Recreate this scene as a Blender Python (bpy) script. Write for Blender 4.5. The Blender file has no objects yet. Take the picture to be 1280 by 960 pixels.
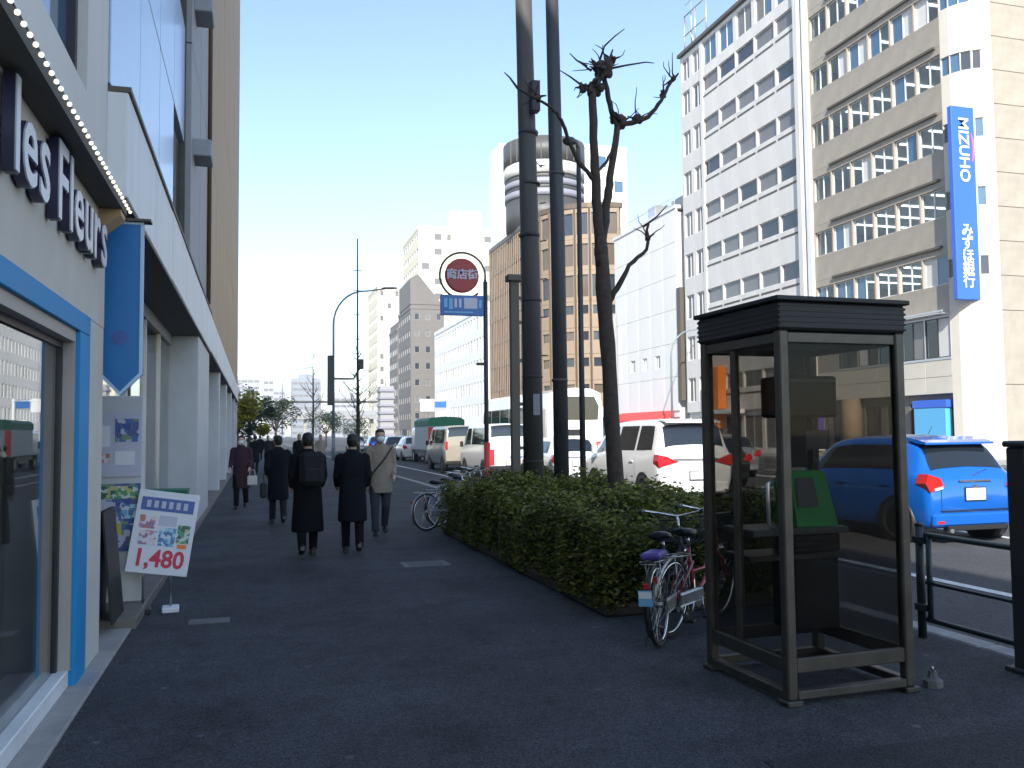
import bpy, bmesh, math, random
import numpy as np
from mathutils import Vector, Matrix
random.seed(7)
RAD = math.radians
scene = bpy.context.scene
col = scene.collection

# ------------------------------------------------------------------ camera
cam = bpy.data.cameras.new('Camera')
cam.sensor_width = 36.0
cam.lens = 1100.0 / 1280.0 * 36.0
cam.clip_start = 0.05
cam.clip_end = 5000
cam_ob = bpy.data.objects.new('Camera', cam)
col.objects.link(cam_ob)
cam_ob.matrix_world = (Matrix.Translation((0, 0, 1.5)) @ Matrix.Rotation(RAD(-16.2), 4, 'Z')
                       @ Matrix.Rotation(RAD(90 + 3.2), 4, 'X') @ Matrix.Rotation(RAD(-0.6), 4, 'Z'))
scene.camera = cam_ob

# ------------------------------------------------------------------ world, sun, exposure
SUN_EL, SUN_AZ = RAD(33), RAD(20)          # azimuth measured from straight behind the camera towards the left
world = bpy.data.worlds.new('World')
scene.world = world
world.use_nodes = True
wn = world.node_tree
sky = wn.nodes.new('ShaderNodeTexSky')
sky.sky_type = 'NISHITA'
sky.sun_disc = False
sky.sun_elevation = SUN_EL
sun_dir = Vector((-math.sin(SUN_AZ) * math.cos(SUN_EL), -math.cos(SUN_AZ) * math.cos(SUN_EL), math.sin(SUN_EL)))
sky.sun_rotation = math.atan2(sun_dir.x, sun_dir.y)
sky.air_density = 1.0
sky.dust_density = 0.6
sky.ozone_density = 1.0
bg = wn.nodes['Background']
bg.inputs['Strength'].default_value = 0.15
wn.links.new(sky.outputs['Color'], bg.inputs['Color'])
sun = bpy.data.lights.new('Sun', 'SUN')
sun.energy = 3.8
sun.angle = RAD(0.5)
sun.color = (1.0, 0.95, 0.87)
sun_ob = bpy.data.objects.new('Sun', sun)
col.objects.link(sun_ob)
sun_ob.rotation_euler = (-sun_dir).to_track_quat('-Z', 'Y').to_euler()
sun_ob.location = (0, -30, 60)
scene.view_settings.view_transform = 'Standard'
scene.view_settings.look = 'None'
scene.view_settings.exposure = 1.08
scene.view_settings.gamma = 1
scene.cycles.max_bounces = 5
scene.cycles.diffuse_bounces = 3
scene.cycles.glossy_bounces = 3
scene.cycles.volume_bounces = 0
scene.cycles.transparent_max_bounces = 12
scene.cycles.sample_clamp_indirect = 6

# ------------------------------------------------------------------ materials
MATS = {}

def mat(name, rgb, rough=0.6, metal=0.0, var=0.0, scale=4.0, bump=0.0, bscale=None, spec=0.5, coat=0.0,
        emit=None, estr=0.0, streak=False):
    if name in MATS:
        return MATS[name]
    m = bpy.data.materials.new(name)
    m.use_nodes = True
    nt = m.node_tree
    b = nt.nodes['Principled BSDF']
    b.inputs['Base Color'].default_value = (*rgb, 1)
    b.inputs['Roughness'].default_value = rough
    b.inputs['Metallic'].default_value = metal
    b.inputs['Specular IOR Level'].default_value = spec
    b.inputs['Coat Weight'].default_value = coat
    b.inputs['Coat Roughness'].default_value = 0.05
    if emit:
        b.inputs['Emission Color'].default_value = (*emit, 1)
        b.inputs['Emission Strength'].default_value = estr
    if var or bump:
        tc = nt.nodes.new('ShaderNodeTexCoord')
        mp = nt.nodes.new('ShaderNodeMapping')
        nt.links.new(tc.outputs['Object'], mp.inputs['Vector'])
        if streak:
            mp.inputs['Scale'].default_value = (1, 1, 0.15)
    if var:
        n = nt.nodes.new('ShaderNodeTexNoise')
        n.inputs['Scale'].default_value = scale
        n.inputs['Detail'].default_value = 6
        n.inputs['Roughness'].default_value = 0.65
        nt.links.new(mp.outputs['Vector'], n.inputs['Vector'])
        r = nt.nodes.new('ShaderNodeValToRGB')
        r.color_ramp.elements[0].position = 0.3
        r.color_ramp.elements[1].position = 0.7
        lo = [max(0, c * (1 - var)) for c in rgb]
        hi = [min(1, c * (1 + var)) for c in rgb]
        r.color_ramp.elements[0].color = (*lo, 1)
        r.color_ramp.elements[1].color = (*hi, 1)
        nt.links.new(n.outputs['Fac'], r.inputs['Fac'])
        nt.links.new(r.outputs['Color'], b.inputs['Base Color'])
        mr = nt.nodes.new('ShaderNodeMapRange')
        mr.inputs['To Min'].default_value = max(0.02, rough * 0.85)
        mr.inputs['To Max'].default_value = min(1, rough * 1.15)
        nt.links.new(n.outputs['Fac'], mr.inputs['Value'])
        nt.links.new(mr.outputs['Result'], b.inputs['Roughness'])
    if bump:
        n2 = nt.nodes.new('ShaderNodeTexNoise')
        n2.inputs['Scale'].default_value = bscale or scale * 6
        n2.inputs['Detail'].default_value = 4
        nt.links.new(tc.outputs['Object'], n2.inputs['Vector'])
        bp = nt.nodes.new('ShaderNodeBump')
        bp.inputs['Strength'].default_value = bump
        bp.inputs['Distance'].default_value = 0.01
        nt.links.new(n2.outputs['Fac'], bp.inputs['Height'])
        nt.links.new(bp.outputs['Normal'], b.inputs['Normal'])
    MATS[name] = m
    return m


def glass(name, tint=(0.5, 0.55, 0.55), refl=0.9, ior=1.5, rough=0.01, dirt=0.0):
    """thin pane: tinted see-through plus Fresnel reflection, with optional dust"""
    m = bpy.data.materials.new(name)
    m.use_nodes = True
    nt = m.node_tree
    nt.nodes.remove(nt.nodes['Principled BSDF'])
    out = nt.nodes['Material Output']
    tr = nt.nodes.new('ShaderNodeBsdfTransparent')
    tr.inputs['Color'].default_value = (*tint, 1)
    gl = nt.nodes.new('ShaderNodeBsdfGlossy')
    gl.inputs['Roughness'].default_value = rough
    gl.inputs['Color'].default_value = (refl, refl, refl, 1)
    fr = nt.nodes.new('ShaderNodeFresnel')
    geo = nt.nodes.new('ShaderNodeNewGeometry')
    im = nt.nodes.new('ShaderNodeMapRange')          # the exit face of the pane reflects like its entry face
    im.inputs['To Min'].default_value = ior
    im.inputs['To Max'].default_value = 1.0 / ior
    nt.links.new(geo.outputs['Backfacing'], im.inputs['Value'])
    nt.links.new(im.outputs['Result'], fr.inputs['IOR'])
    mx = nt.nodes.new('ShaderNodeMixShader')
    nt.links.new(fr.outputs['Fac'], mx.inputs['Fac'])
    nt.links.new(tr.outputs['BSDF'], mx.inputs[1])
    nt.links.new(gl.outputs['BSDF'], mx.inputs[2])
    last = mx
    if dirt:
        df = nt.nodes.new('ShaderNodeBsdfDiffuse')
        df.inputs['Color'].default_value = (0.3, 0.29, 0.27, 1)
        tc = nt.nodes.new('ShaderNodeTexCoord')
        n = nt.nodes.new('ShaderNodeTexNoise')
        n.inputs['Scale'].default_value = 3.0
        n.inputs['Detail'].default_value = 8
        nt.links.new(tc.outputs['Object'], n.inputs['Vector'])
        mr = nt.nodes.new('ShaderNodeMapRange')
        mr.inputs['From Min'].default_value = 0.35
        mr.inputs['From Max'].default_value = 0.8
        mr.inputs['To Max'].default_value = dirt
        nt.links.new(n.outputs['Fac'], mr.inputs['Value'])
        m2 = nt.nodes.new('ShaderNodeMixShader')
        nt.links.new(mr.outputs['Result'], m2.inputs['Fac'])
        nt.links.new(mx.outputs['Shader'], m2.inputs[1])
        nt.links.new(df.outputs['BSDF'], m2.inputs[2])
        last = m2
    nt.links.new(last.outputs['Shader'], out.inputs['Surface'])
    MATS[name] = m
    return m


def asphalt(name, rgb, spk=0.5, patch=0.25, scale=1.0, gum=False):
    m = bpy.data.materials.new(name)
    m.use_nodes = True
    nt = m.node_tree
    b = nt.nodes['Principled BSDF']
    b.inputs['Roughness'].default_value = 0.88
    b.inputs['Specular IOR Level'].default_value = 0.3
    tc = nt.nodes.new('ShaderNodeTexCoord')
    def noise(s, d, rg=0.6):
        n = nt.nodes.new('ShaderNodeTexNoise')
        n.inputs['Scale'].default_value = s * scale
        n.inputs['Detail'].default_value = d
        n.inputs['Roughness'].default_value = rg
        nt.links.new(tc.outputs['Object'], n.inputs['Vector'])
        return n
    big, mid = noise(0.55, 6), noise(9, 5)
    vor = nt.nodes.new('ShaderNodeTexVoronoi')
    vor.inputs['Scale'].default_value = 130 * scale
    nt.links.new(tc.outputs['Object'], vor.inputs['Vector'])
    def ramp(src, a, bb, p0, p1):
        r = nt.nodes.new('ShaderNodeMapRange')
        r.inputs['From Min'].default_value = p0
        r.inputs['From Max'].default_value = p1
        r.inputs['To Min'].default_value = a
        r.inputs['To Max'].default_value = bb
        nt.links.new(src, r.inputs['Value'])
        return r.outputs['Result']
    f1 = ramp(big.outputs['Fac'], 1 - patch, 1 + patch, 0.3, 0.7)
    f2 = ramp(mid.outputs['Fac'], 0.88, 1.12, 0.3, 0.7)
    sep = nt.nodes.new('ShaderNodeSeparateColor')
    nt.links.new(vor.outputs['Color'], sep.inputs['Color'])
    f3 = ramp(sep.outputs['Red'], 1 - spk, 1 + spk * 1.6, 0.1, 1.0)
    def mul(a, c):
        k = nt.nodes.new('ShaderNodeMath')
        k.operation = 'MULTIPLY'
        nt.links.new(a, k.inputs[0])
        nt.links.new(c, k.inputs[1])
        return k.outputs[0]
    f = mul(mul(f1, f2), f3)
    if gum:                                           # trodden gum spots and pale drips
        v2 = nt.nodes.new('ShaderNodeTexVoronoi')
        v2.inputs['Scale'].default_value = 2.6
        nt.links.new(tc.outputs['Object'], v2.inputs['Vector'])
        f = mul(f, ramp(v2.outputs['Distance'], 2.0, 1.0, 0.045, 0.075))
        st_ = noise(1.7, 8, 0.75)
        f = mul(f, ramp(st_.outputs['Fac'], 0.72, 1.12, 0.36, 0.52))
    vm = nt.nodes.new('ShaderNodeVectorMath')
    vm.operation = 'SCALE'
    vm.inputs[0].default_value = rgb
    nt.links.new(f, vm.inputs['Scale'])
    nt.links.new(vm.outputs[0], b.inputs['Base Color'])
    bp = nt.nodes.new('ShaderNodeBump')
    bp.inputs['Strength'].default_value = 0.5
    bp.inputs['Distance'].default_value = 0.004
    nt.links.new(vor.outputs['Distance'], bp.inputs['Height'])
    nt.links.new(bp.outputs['Normal'], b.inputs['Normal'])
    MATS[name] = m
    return m


def leafmat(name, c1, c2):
    m = bpy.data.materials.new(name)
    m.use_nodes = True
    nt = m.node_tree
    b = nt.nodes['Principled BSDF']
    b.inputs['Roughness'].default_value = 0.5
    g = nt.nodes.new('ShaderNodeNewGeometry')
    r = nt.nodes.new('ShaderNodeValToRGB')
    r.color_ramp.elements[0].color = (*c1, 1)
    r.color_ramp.elements[1].color = (*c2, 1)
    nt.links.new(g.outputs['Random Per Island'], r.inputs['Fac'])
    nt.links.new(r.outputs['Color'], b.inputs['Base Color'])
    tl = nt.nodes.new('ShaderNodeBsdfTranslucent')
    nt.links.new(r.outputs['Color'], tl.inputs['Color'])
    mx = nt.nodes.new('ShaderNodeMixShader')
    mx.inputs['Fac'].default_value = 0.3
    nt.links.new(b.outputs['BSDF'], mx.inputs[1])
    nt.links.new(tl.outputs['BSDF'], mx.inputs[2])
    nt.links.new(mx.outputs['Shader'], nt.nodes['Material Output'].inputs['Surface'])
    MATS[name] = m
    return m

# ------------------------------------------------------------------ mesh builder
class MB:
    def __init__(s):
        s.v, s.f, s.smooth = [], [], []

    def add(s, verts, faces, smooth=False):
        o = len(s.v)
        s.v += [tuple(p) for p in verts]
        s.f += [tuple(i + o for i in f) for f in faces]
        s.smooth += [smooth] * len(faces)
        return s

    def box(s, x0, x1, y0, y1, z0, z1):
        return s.add([(x0, y0, z0), (x1, y0, z0), (x1, y1, z0), (x0, y1, z0), (x0, y0, z1), (x1, y0, z1), (x1, y1, z1), (x0, y1, z1)],
                     [(0, 3, 2, 1), (4, 5, 6, 7), (0, 1, 5, 4), (1, 2, 6, 5), (2, 3, 7, 6), (3, 0, 4, 7)])

    def bbox(s, x0, x1, y0, y1, z0, z1, b=0.01):
        """bevelled box: one chamfer on every edge"""
        v, f = [], []
        for sx, X in ((0, (x0, x1)), ):
            pass
        idx = {}
        for ix, xx in enumerate((x0, x1)):
            for iy, yy in enumerate((y0, y1)):
                for iz, zz in enumerate((z0, z1)):
                    dx, dy, dz = (b, -b)[ix], (b, -b)[iy], (b, -b)[iz]
                    idx[ix, iy, iz, 0] = len(v); v.append((xx, yy + dy, zz + dz))
                    idx[ix, iy, iz, 1] = len(v); v.append((xx + dx, yy, zz + dz))
                    idx[ix, iy, iz, 2] = len(v); v.append((xx + dx, yy + dy, zz))
        g = lambda *k: idx[k]
        f += [(g(0,0,0,0), g(0,0,1,0), g(0,1,1,0), g(0,1,0,0)), (g(1,0,0,0), g(1,1,0,0), g(1,1,1,0), g(1,0,1,0)),
              (g(0,0,0,1), g(1,0,0,1), g(1,0,1,1), g(0,0,1,1)), (g(0,1,0,1), g(0,1,1,1), g(1,1,1,1), g(1,1,0,1)),
              (g(0,0,0,2), g(0,1,0,2), g(1,1,0,2), g(1,0,0,2)), (g(0,0,1,2), g(1,0,1,2), g(1,1,1,2), g(0,1,1,2))]
        for a in (0, 1):
            for c in (0, 1):
                f.append((g(a,c,0,0), g(a,c,0,1), g(a,c,1,1), g(a,c,1,0)))
                f.append((g(a,0,c,0), g(a,0,c,2), g(a,1,c,2), g(a,1,c,0)))
                f.append((g(0,a,c,1), g(0,a,c,2), g(1,a,c,2), g(1,a,c,1)))
                for e in (0, 1):
                    f.append((g(a,c,e,0), g(a,c,e,1), g(a,c,e,2)))
        return s.add(v, f)

    def tube(s, pts, rad, n=8, cap=True, smooth=True):
        pts = [Vector(p) for p in pts]
        if not hasattr(rad, '__len__'):
            rad = [rad] * len(pts)
        v, f = [], []
        up0 = None
        for i, p in enumerate(pts):
            d = (pts[min(i + 1, len(pts) - 1)] - pts[max(i - 1, 0)])
            d = d.normalized() if d.length > 1e-9 else Vector((0, 0, 1))
            if up0 is None:
                a = Vector((0, 0, 1)) if abs(d.z) < 0.9 else Vector((0, 1, 0))
                up0 = (a - d * a.dot(d)).normalized()
            else:
                up0 = (up0 - d * up0.dot(d)).normalized()
            w = d.cross(up0)
            for k in range(n):
                t = 2 * math.pi * k / n
                v.append(p + (up0 * math.cos(t) + w * math.sin(t)) * rad[i])
        for i in range(len(pts) - 1):
            for k in range(n):
                f.append((i * n + k, i * n + (k + 1) % n, (i + 1) * n + (k + 1) % n, (i + 1) * n + k))
        o = len(s.v)
        s.add(v, f, smooth)
        if cap:
            s.f += [tuple(o + k for k in range(n))[::-1], tuple(o + (len(pts) - 1) * n + k for k in range(n))]
            s.smooth += [False, False]
        return s

    def rings(s, rings, smooth=True, cap=True):
        """rings: list of point lists of equal length, closed loops"""
        n = len(rings[0])
        v = [p for r in rings for p in r]
        f = [(i * n + k, i * n + (k + 1) % n, (i + 1) * n + (k + 1) % n, (i + 1) * n + k) for i in range(len(rings) - 1) for k in range(n)]
        o = len(s.v)
        s.add(v, f, smooth)
        if cap:
            s.f += [tuple(o + k for k in range(n))[::-1], tuple(o + (len(rings) - 1) * n + k for k in range(n))]
            s.smooth += [False, False]
        return s

    def ell(s, lst, n=14):
        """lofted ellipses: (cx, cy, cz, rx, ry)"""
        return s.rings([[(cx + rx * math.cos(2 * math.pi * k / n), cy + ry * math.sin(2 * math.pi * k / n), cz) for k in range(n)]
                        for cx, cy, cz, rx, ry in lst])

    def lathe(s, prof, c=(0, 0, 0), axis='z', n=20, smooth=True):
        """prof: (r, h) pairs round an axis"""
        v, f = [], []
        for r, h in prof:
            for k in range(n):
                t = 2 * math.pi * k / n
                a, b2 = r * math.cos(t), r * math.sin(t)
                p = {'z': (a, b2, h), 'x': (h, a, b2), 'y': (b2, h, a)}[axis]
                v.append((c[0] + p[0], c[1] + p[1], c[2] + p[2]))
        for i in range(len(prof) - 1):
            for k in range(n):
                f.append((i * n + k, i * n + (k + 1) % n, (i + 1) * n + (k + 1) % n, (i + 1) * n + k))
        o = len(s.v)
        s.add(v, f, smooth)
        if prof[0][0] > 1e-4:
            s.f.append(tuple(o + k for k in range(n))[::-1]); s.smooth.append(False)
        if prof[-1][0] > 1e-4:
            s.f.append(tuple(o + (len(prof) - 1) * n + k for k in range(n))); s.smooth.append(False)
        return s

    def prism(s, poly, axis, a, b):
        """poly of 2-D points extruded along an axis from a to b"""
        n = len(poly)
        def P(p, h):
            return {'x': (h, p[0], p[1]), 'y': (p[0], h, p[1]), 'z': (p[0], p[1], h)}[axis]
        v = [P(p, a) for p in poly] + [P(p, b) for p in poly]
        f = [tuple(range(n))[::-1], tuple(range(n, 2 * n))] + [(k, (k + 1) % n, n + (k + 1) % n, n + k) for k in range(n)]
        return s.add(v, f)

    def ball(s, c, r, n=10, m=7):
        rx, ry, rz = r if hasattr(r, '__len__') else (r, r, r)
        rr = []
        for i in range(m):
            a = math.pi * (i + 0.12) / (m - 0.76) - math.pi / 2
            rr.append([(c[0] + rx * math.cos(a) * math.cos(2 * math.pi * k / n), c[1] + ry * math.cos(a) * math.sin(2 * math.pi * k / n), c[2] + rz * math.sin(a)) for k in range(n)])
        return s.rings(rr)

    def mesh(s, name, m=None, fix=True):
        me = bpy.data.meshes.new(name)
        me.from_pydata([tuple(p) for p in s.v], [], s.f)
        if any(s.smooth):
            me.polygons.foreach_set('use_smooth', s.smooth)
        if fix:
            bm = bmesh.new()
            bm.from_mesh(me)
            bmesh.ops.recalc_face_normals(bm, faces=bm.faces)
            bm.to_mesh(me)
            bm.free()
        if m is not None:
            me.materials.append(m if not isinstance(m, str) else MATS[m])
        return me

    def build(s, name, m, parent=None, loc=(0, 0, 0), rz=0.0, fix=True):
        return place(name, s.mesh(name, m, fix), parent, loc, rz)


def place(name, me, parent=None, loc=(0, 0, 0), rz=0.0):
    o = bpy.data.objects.new(name, me)
    col.objects.link(o)
    o.location = loc
    if rz:
        o.rotation_euler = (0, 0, rz)
    if parent is not None:
        o.parent = parent
    return o


def tag(o, label=None, cat=None, group=None, kind=None):
    if label: o['label'] = label
    if cat: o['category'] = cat
    if group: o['group'] = group
    if kind: o['kind'] = kind
    return o


def thing(name, label, cat, loc=(0, 0, 0), rz=0.0, group=None):
    return tag(place(name, None, None, loc, rz), label, cat, group)


def struct(o):
    o['kind'] = 'structure'
    return o


def copy_tree(o, parent=None):
    c = o.copy()
    col.objects.link(c)
    c.parent = parent
    for ch in o.children:
        copy_tree(ch, c)
    return c


_tmpcur = None
def text_mesh(txt, size, ext, m, align='CENTER', off=0.0, sx=1.0):
    cu = bpy.data.curves.new('lettering', 'FONT')
    cu.body = txt
    cu.size = size
    cu.extrude = ext
    cu.offset = off
    cu.align_x = align
    cu.align_y = 'CENTER'
    cu.resolution_u = 3
    ob = bpy.data.objects.new('lettering', cu)
    col.objects.link(ob)
    me = bpy.data.meshes.new_from_object(ob)
    bpy.data.objects.remove(ob)
    me.materials.clear()
    me.materials.append(MATS[m] if isinstance(m, str) else m)
    if sx != 1:
        me.transform(Matrix.Diagonal((sx, 1, 1, 1)))
    return me


# ------------------------------------------------------------------ the palette
asphalt('sidewalk_asphalt', (0.044, 0.047, 0.054), 0.5, 0.34, gum=True)
asphalt('patch_asphalt', (0.035, 0.037, 0.041), 0.4, 0.3)
asphalt('road_asphalt', (0.060, 0.060, 0.063), 0.4, 0.2)
mat('concrete', (0.33, 0.32, 0.30), 0.85, var=0.2, scale=3, bump=0.3, bscale=60)
mat('iron_cover', (0.11, 0.115, 0.12), 0.7, var=0.3, scale=12, bump=0.4, bscale=90)
mat('kerb_stone', (0.28, 0.28, 0.27), 0.85, var=0.25, scale=5, bump=0.4, bscale=80)
mat('dark_tile', (0.17, 0.15, 0.13), 0.7, var=0.25, scale=5, bump=0.2)
mat('road_paint', (0.62, 0.62, 0.6), 0.7, var=0.25, scale=14)
mat('soil', (0.05, 0.04, 0.03), 0.95, var=0.3, scale=9, bump=0.6)
mat('shop_wall', (0.60, 0.56, 0.50), 0.75, var=0.08, scale=1.5, bump=0.1, bscale=40)
mat('upper_wall', (0.72, 0.70, 0.66), 0.75, var=0.14, scale=0.8, bump=0.1, bscale=40, streak=True)
mat('fascia_white', (0.74, 0.75, 0.75), 0.5, var=0.13, scale=1.5, streak=True)
mat('pillar_white', (0.55, 0.56, 0.56), 0.6, var=0.08, scale=2)
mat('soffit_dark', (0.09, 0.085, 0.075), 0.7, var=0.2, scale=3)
mat('blue_paint', (0.004, 0.25, 0.56), 0.6, var=0.06, scale=3)
mat('banner_blue', (0.008, 0.17, 0.44), 0.42, var=0.08, scale=2)
mat('banner_trim', (0.45, 0.62, 0.78), 0.4)
mat('frame_beige', (0.42, 0.38, 0.34), 0.55, var=0.06)
mat('black_frame', (0.02, 0.02, 0.022), 0.4)
mat('letter_white', (0.62, 0.63, 0.68), 0.35)
mat('letter_side', (0.045, 0.04, 0.09), 0.4)
mat('bulb', (1, 0.95, 0.8), 0.3, emit=(1, 0.90, 0.66), estr=0.7)
mat('wood_warm', (0.45, 0.30, 0.16), 0.6, var=0.2, scale=6)
mat('interior_wall', (0.62, 0.60, 0.56), 0.9, var=0.1)
mat('interior_floor', (0.40, 0.36, 0.31), 0.7, var=0.15)
mat('curtain_panel', (0.42, 0.54, 0.74), 0.22, var=0.05, scale=0.6, spec=0.7)
mat('curtain_mullion', (0.12, 0.16, 0.28), 0.4)
mat('brown_panel', (0.44, 0.30, 0.17), 0.65, var=0.16, scale=0.7, bump=0.1, bscale=30, streak=True)
mat('grey_panel', (0.30, 0.30, 0.31), 0.6, var=0.08)
mat('ledge_grey', (0.3, 0.32, 0.34), 0.6, var=0.1)
mat('booth_metal', (0.095, 0.085, 0.070), 0.42, metal=0.55, var=0.25, scale=7, bump=0.05)
mat('booth_roof', (0.018, 0.016, 0.015), 0.55, var=0.3, scale=6)
mat('booth_dark', (0.014, 0.014, 0.015), 0.5, var=0.2)
mat('phone_green', (0.035, 0.44, 0.09), 0.4, var=0.06)
mat('phone_grey', (0.12, 0.125, 0.13), 0.4)
mat('steel', (0.45, 0.45, 0.45), 0.3, metal=0.9, var=0.1, scale=8)
mat('pole_grey', (0.075, 0.07, 0.063), 0.6, var=0.2, scale=3, bump=0.15, streak=True)
mat('pole_dark', (0.04, 0.042, 0.046), 0.5, var=0.25, scale=3, bump=0.1, streak=True)
mat('lamp_grey', (0.20, 0.25, 0.28), 0.5, metal=0.2, var=0.15, scale=4, streak=True)
mat('fence_green', (0.014, 0.03, 0.034), 0.4, var=0.2, scale=8)
mat('bark', (0.055, 0.042, 0.034), 0.9, var=0.4, scale=14, bump=0.8, bscale=35)
mat('bark_light', (0.10, 0.085, 0.07), 0.9, var=0.35, scale=10, bump=0.6, bscale=30)
leafmat('hedge_leaf', (0.045, 0.07, 0.008), (0.25, 0.26, 0.03))
leafmat('tree_leaf', (0.015, 0.035, 0.012), (0.05, 0.08, 0.03))
leafmat('yellow_leaf', (0.24, 0.23, 0.02), (0.42, 0.38, 0.05))
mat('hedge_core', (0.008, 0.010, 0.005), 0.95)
mat('beige_stone', (0.345, 0.31, 0.26), 0.7, var=0.13, scale=1.2, bump=0.1, bscale=30)
mat('cream_stone', (0.60, 0.565, 0.49), 0.6, var=0.06, scale=1.0)
mat('ledge_dark', (0.10, 0.085, 0.065), 0.6)
mat('office_ceiling', (0.75, 0.75, 0.73), 0.8)
mat('office_dark', (0.10, 0.11, 0.12), 0.9)
mat('tube_light', (1, 1, 1), 0.5, emit=(0.95, 1, 1), estr=2.2)
mat('white_wall', (0.76, 0.75, 0.73), 0.65, var=0.05, scale=0.7, streak=True)
mat('office_white', (0.63, 0.61, 0.58), 0.65, var=0.10, scale=0.9, streak=True)
mat('white_frame', (0.72, 0.72, 0.71), 0.4)
mat('alu_frame', (0.55, 0.56, 0.57), 0.35, metal=0.6)
mat('window_dark', (0.03, 0.035, 0.045), 0.07, spec=0.8)
mat('window_grey', (0.17, 0.165, 0.165), 0.18, spec=0.5)
mat('window_blue', (0.06, 0.13, 0.22), 0.05, spec=0.9)
mat('window_bronze', (0.12, 0.09, 0.06), 0.12, spec=0.7)
mat('blind', (0.62, 0.62, 0.60), 0.8)
mat('bronze_mullion', (0.13, 0.095, 0.065), 0.5, metal=0.3, var=0.1)
mat('tan_panel', (0.29, 0.215, 0.145), 0.6, var=0.08, scale=0.8)
mat('drum_grey', (0.06, 0.06, 0.058), 0.5, var=0.1)
mat('lilac_grey', (0.24, 0.24, 0.29), 0.6, var=0.06)
mat('pale_yellow', (0.70, 0.65, 0.50), 0.7, var=0.06, scale=0.3)
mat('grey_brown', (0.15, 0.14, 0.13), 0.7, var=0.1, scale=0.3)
mat('sign_blue', (0.035, 0.13, 0.62), 0.4)
mat('sign_blue2', (0.03, 0.14, 0.42), 0.4, var=0.1)
mat('sign_red', (0.30, 0.015, 0.02), 0.4, var=0.1)
mat('sign_white', (0.8, 0.8, 0.8), 0.4)
mat('pink', (0.75, 0.12, 0.30), 0.4)
mat('awning_red', (0.55, 0.05, 0.045), 0.6, var=0.1)
mat('orange', (0.85, 0.22, 0.02), 0.5, var=0.05)
mat('purple', (0.10, 0.07, 0.32), 0.45)
mat('cyan_sign', (0.10, 0.42, 0.72), 0.4)
mat('roof_dark', (0.07, 0.07, 0.07), 0.8, var=0.2)
mat('rubber', (0.02, 0.02, 0.021), 0.75, var=0.2, scale=20)
mat('rim', (0.35, 0.35, 0.36), 0.3, metal=0.9)
mat('chrome', (0.7, 0.7, 0.7), 0.12, metal=1.0)
mat('car_blue', (0.005, 0.13, 0.56), 0.22, coat=1.0, metal=0.25)
mat('car_white', (0.74, 0.74, 0.74), 0.3, coat=1.0)
mat('car_silver', (0.42, 0.42, 0.43), 0.32, metal=0.6, coat=0.8)
mat('car_red', (0.42, 0.02, 0.02), 0.35, coat=1.0)
mat('car_beige', (0.30, 0.27, 0.22), 0.4, coat=0.6)
mat('car_black', (0.012, 0.012, 0.014), 0.25, coat=1.0)
mat('car_trim', (0.014, 0.014, 0.015), 0.5)
mat('car_glass', (0.012, 0.016, 0.02), 0.04, spec=0.9)
mat('tail_red', (0.50, 0.012, 0.012), 0.15, coat=1.0)
mat('tail_clear', (0.7, 0.7, 0.72), 0.12, coat=1.0)
mat('amber', (0.8, 0.3, 0.03), 0.2, coat=1.0)
mat('truck_green', (0.01, 0.16, 0.085), 0.6, var=0.1)
mat('truck_box', (0.35, 0.40, 0.45), 0.45, var=0.06)
mat('black_wool', (0.006, 0.006, 0.007), 0.9, var=0.3, scale=20, spec=0.15, bump=1.0, bscale=9)
mat('navy_wool', (0.008, 0.0085, 0.012), 0.9, var=0.3, scale=20, spec=0.15, bump=1.0, bscale=9)
mat('charcoal', (0.022, 0.022, 0.024), 0.85, var=0.3, scale=20, spec=0.15)
mat('maroon_dark', (0.035, 0.012, 0.018), 0.9, var=0.2, scale=20, bump=1.0, bscale=9)
mat('tan_coat', (0.26, 0.22, 0.17), 0.85, var=0.15, scale=14, bump=1.0, bscale=9)
mat('dark_denim', (0.030, 0.034, 0.048), 0.85, var=0.2, scale=25)
mat('skin', (0.50, 0.32, 0.23), 0.55, var=0.06, scale=20)
mat('hair', (0.010, 0.008, 0.007), 0.5, var=0.3, scale=30, bump=0.4, bscale=120)
mat('hair_grey', (0.10, 0.095, 0.09), 0.6, var=0.3, scale=30)
mat('mask_white', (0.75, 0.75, 0.75), 0.8)
mat('shoe', (0.015, 0.014, 0.013), 0.35)
mat('bag_black', (0.012, 0.012, 0.013), 0.6, var=0.2)
mat('bag_pale', (0.55, 0.53, 0.48), 0.7)
mat('bike_silver', (0.42, 0.42, 0.43), 0.3, metal=0.9)
mat('bike_red', (0.42, 0.012, 0.03), 0.3, coat=1.0)
mat('bike_black', (0.015, 0.015, 0.016), 0.45)
mat('paper_white', (0.74, 0.75, 0.78), 0.6)
mat('paper_pale', (0.52, 0.53, 0.62), 0.6)
mat('print_blue', (0.06, 0.12, 0.36), 0.5)
mat('print_pink', (0.62, 0.25, 0.36), 0.5)
mat('print_cyan', (0.16, 0.45, 0.66), 0.5)
mat('print_green', (0.10, 0.32, 0.16), 0.5)
mat('print_yellow', (0.55, 0.48, 0.08), 0.5)
mat('print_red', (0.62, 0.02, 0.06), 0.5)
mat('gold_lamp', (0.6, 0.42, 0.2), 0.4)
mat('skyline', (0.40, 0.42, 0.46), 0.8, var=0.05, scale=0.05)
mat('skyline_dark', (0.26, 0.29, 0.33), 0.8, var=0.05, scale=0.05)
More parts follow.
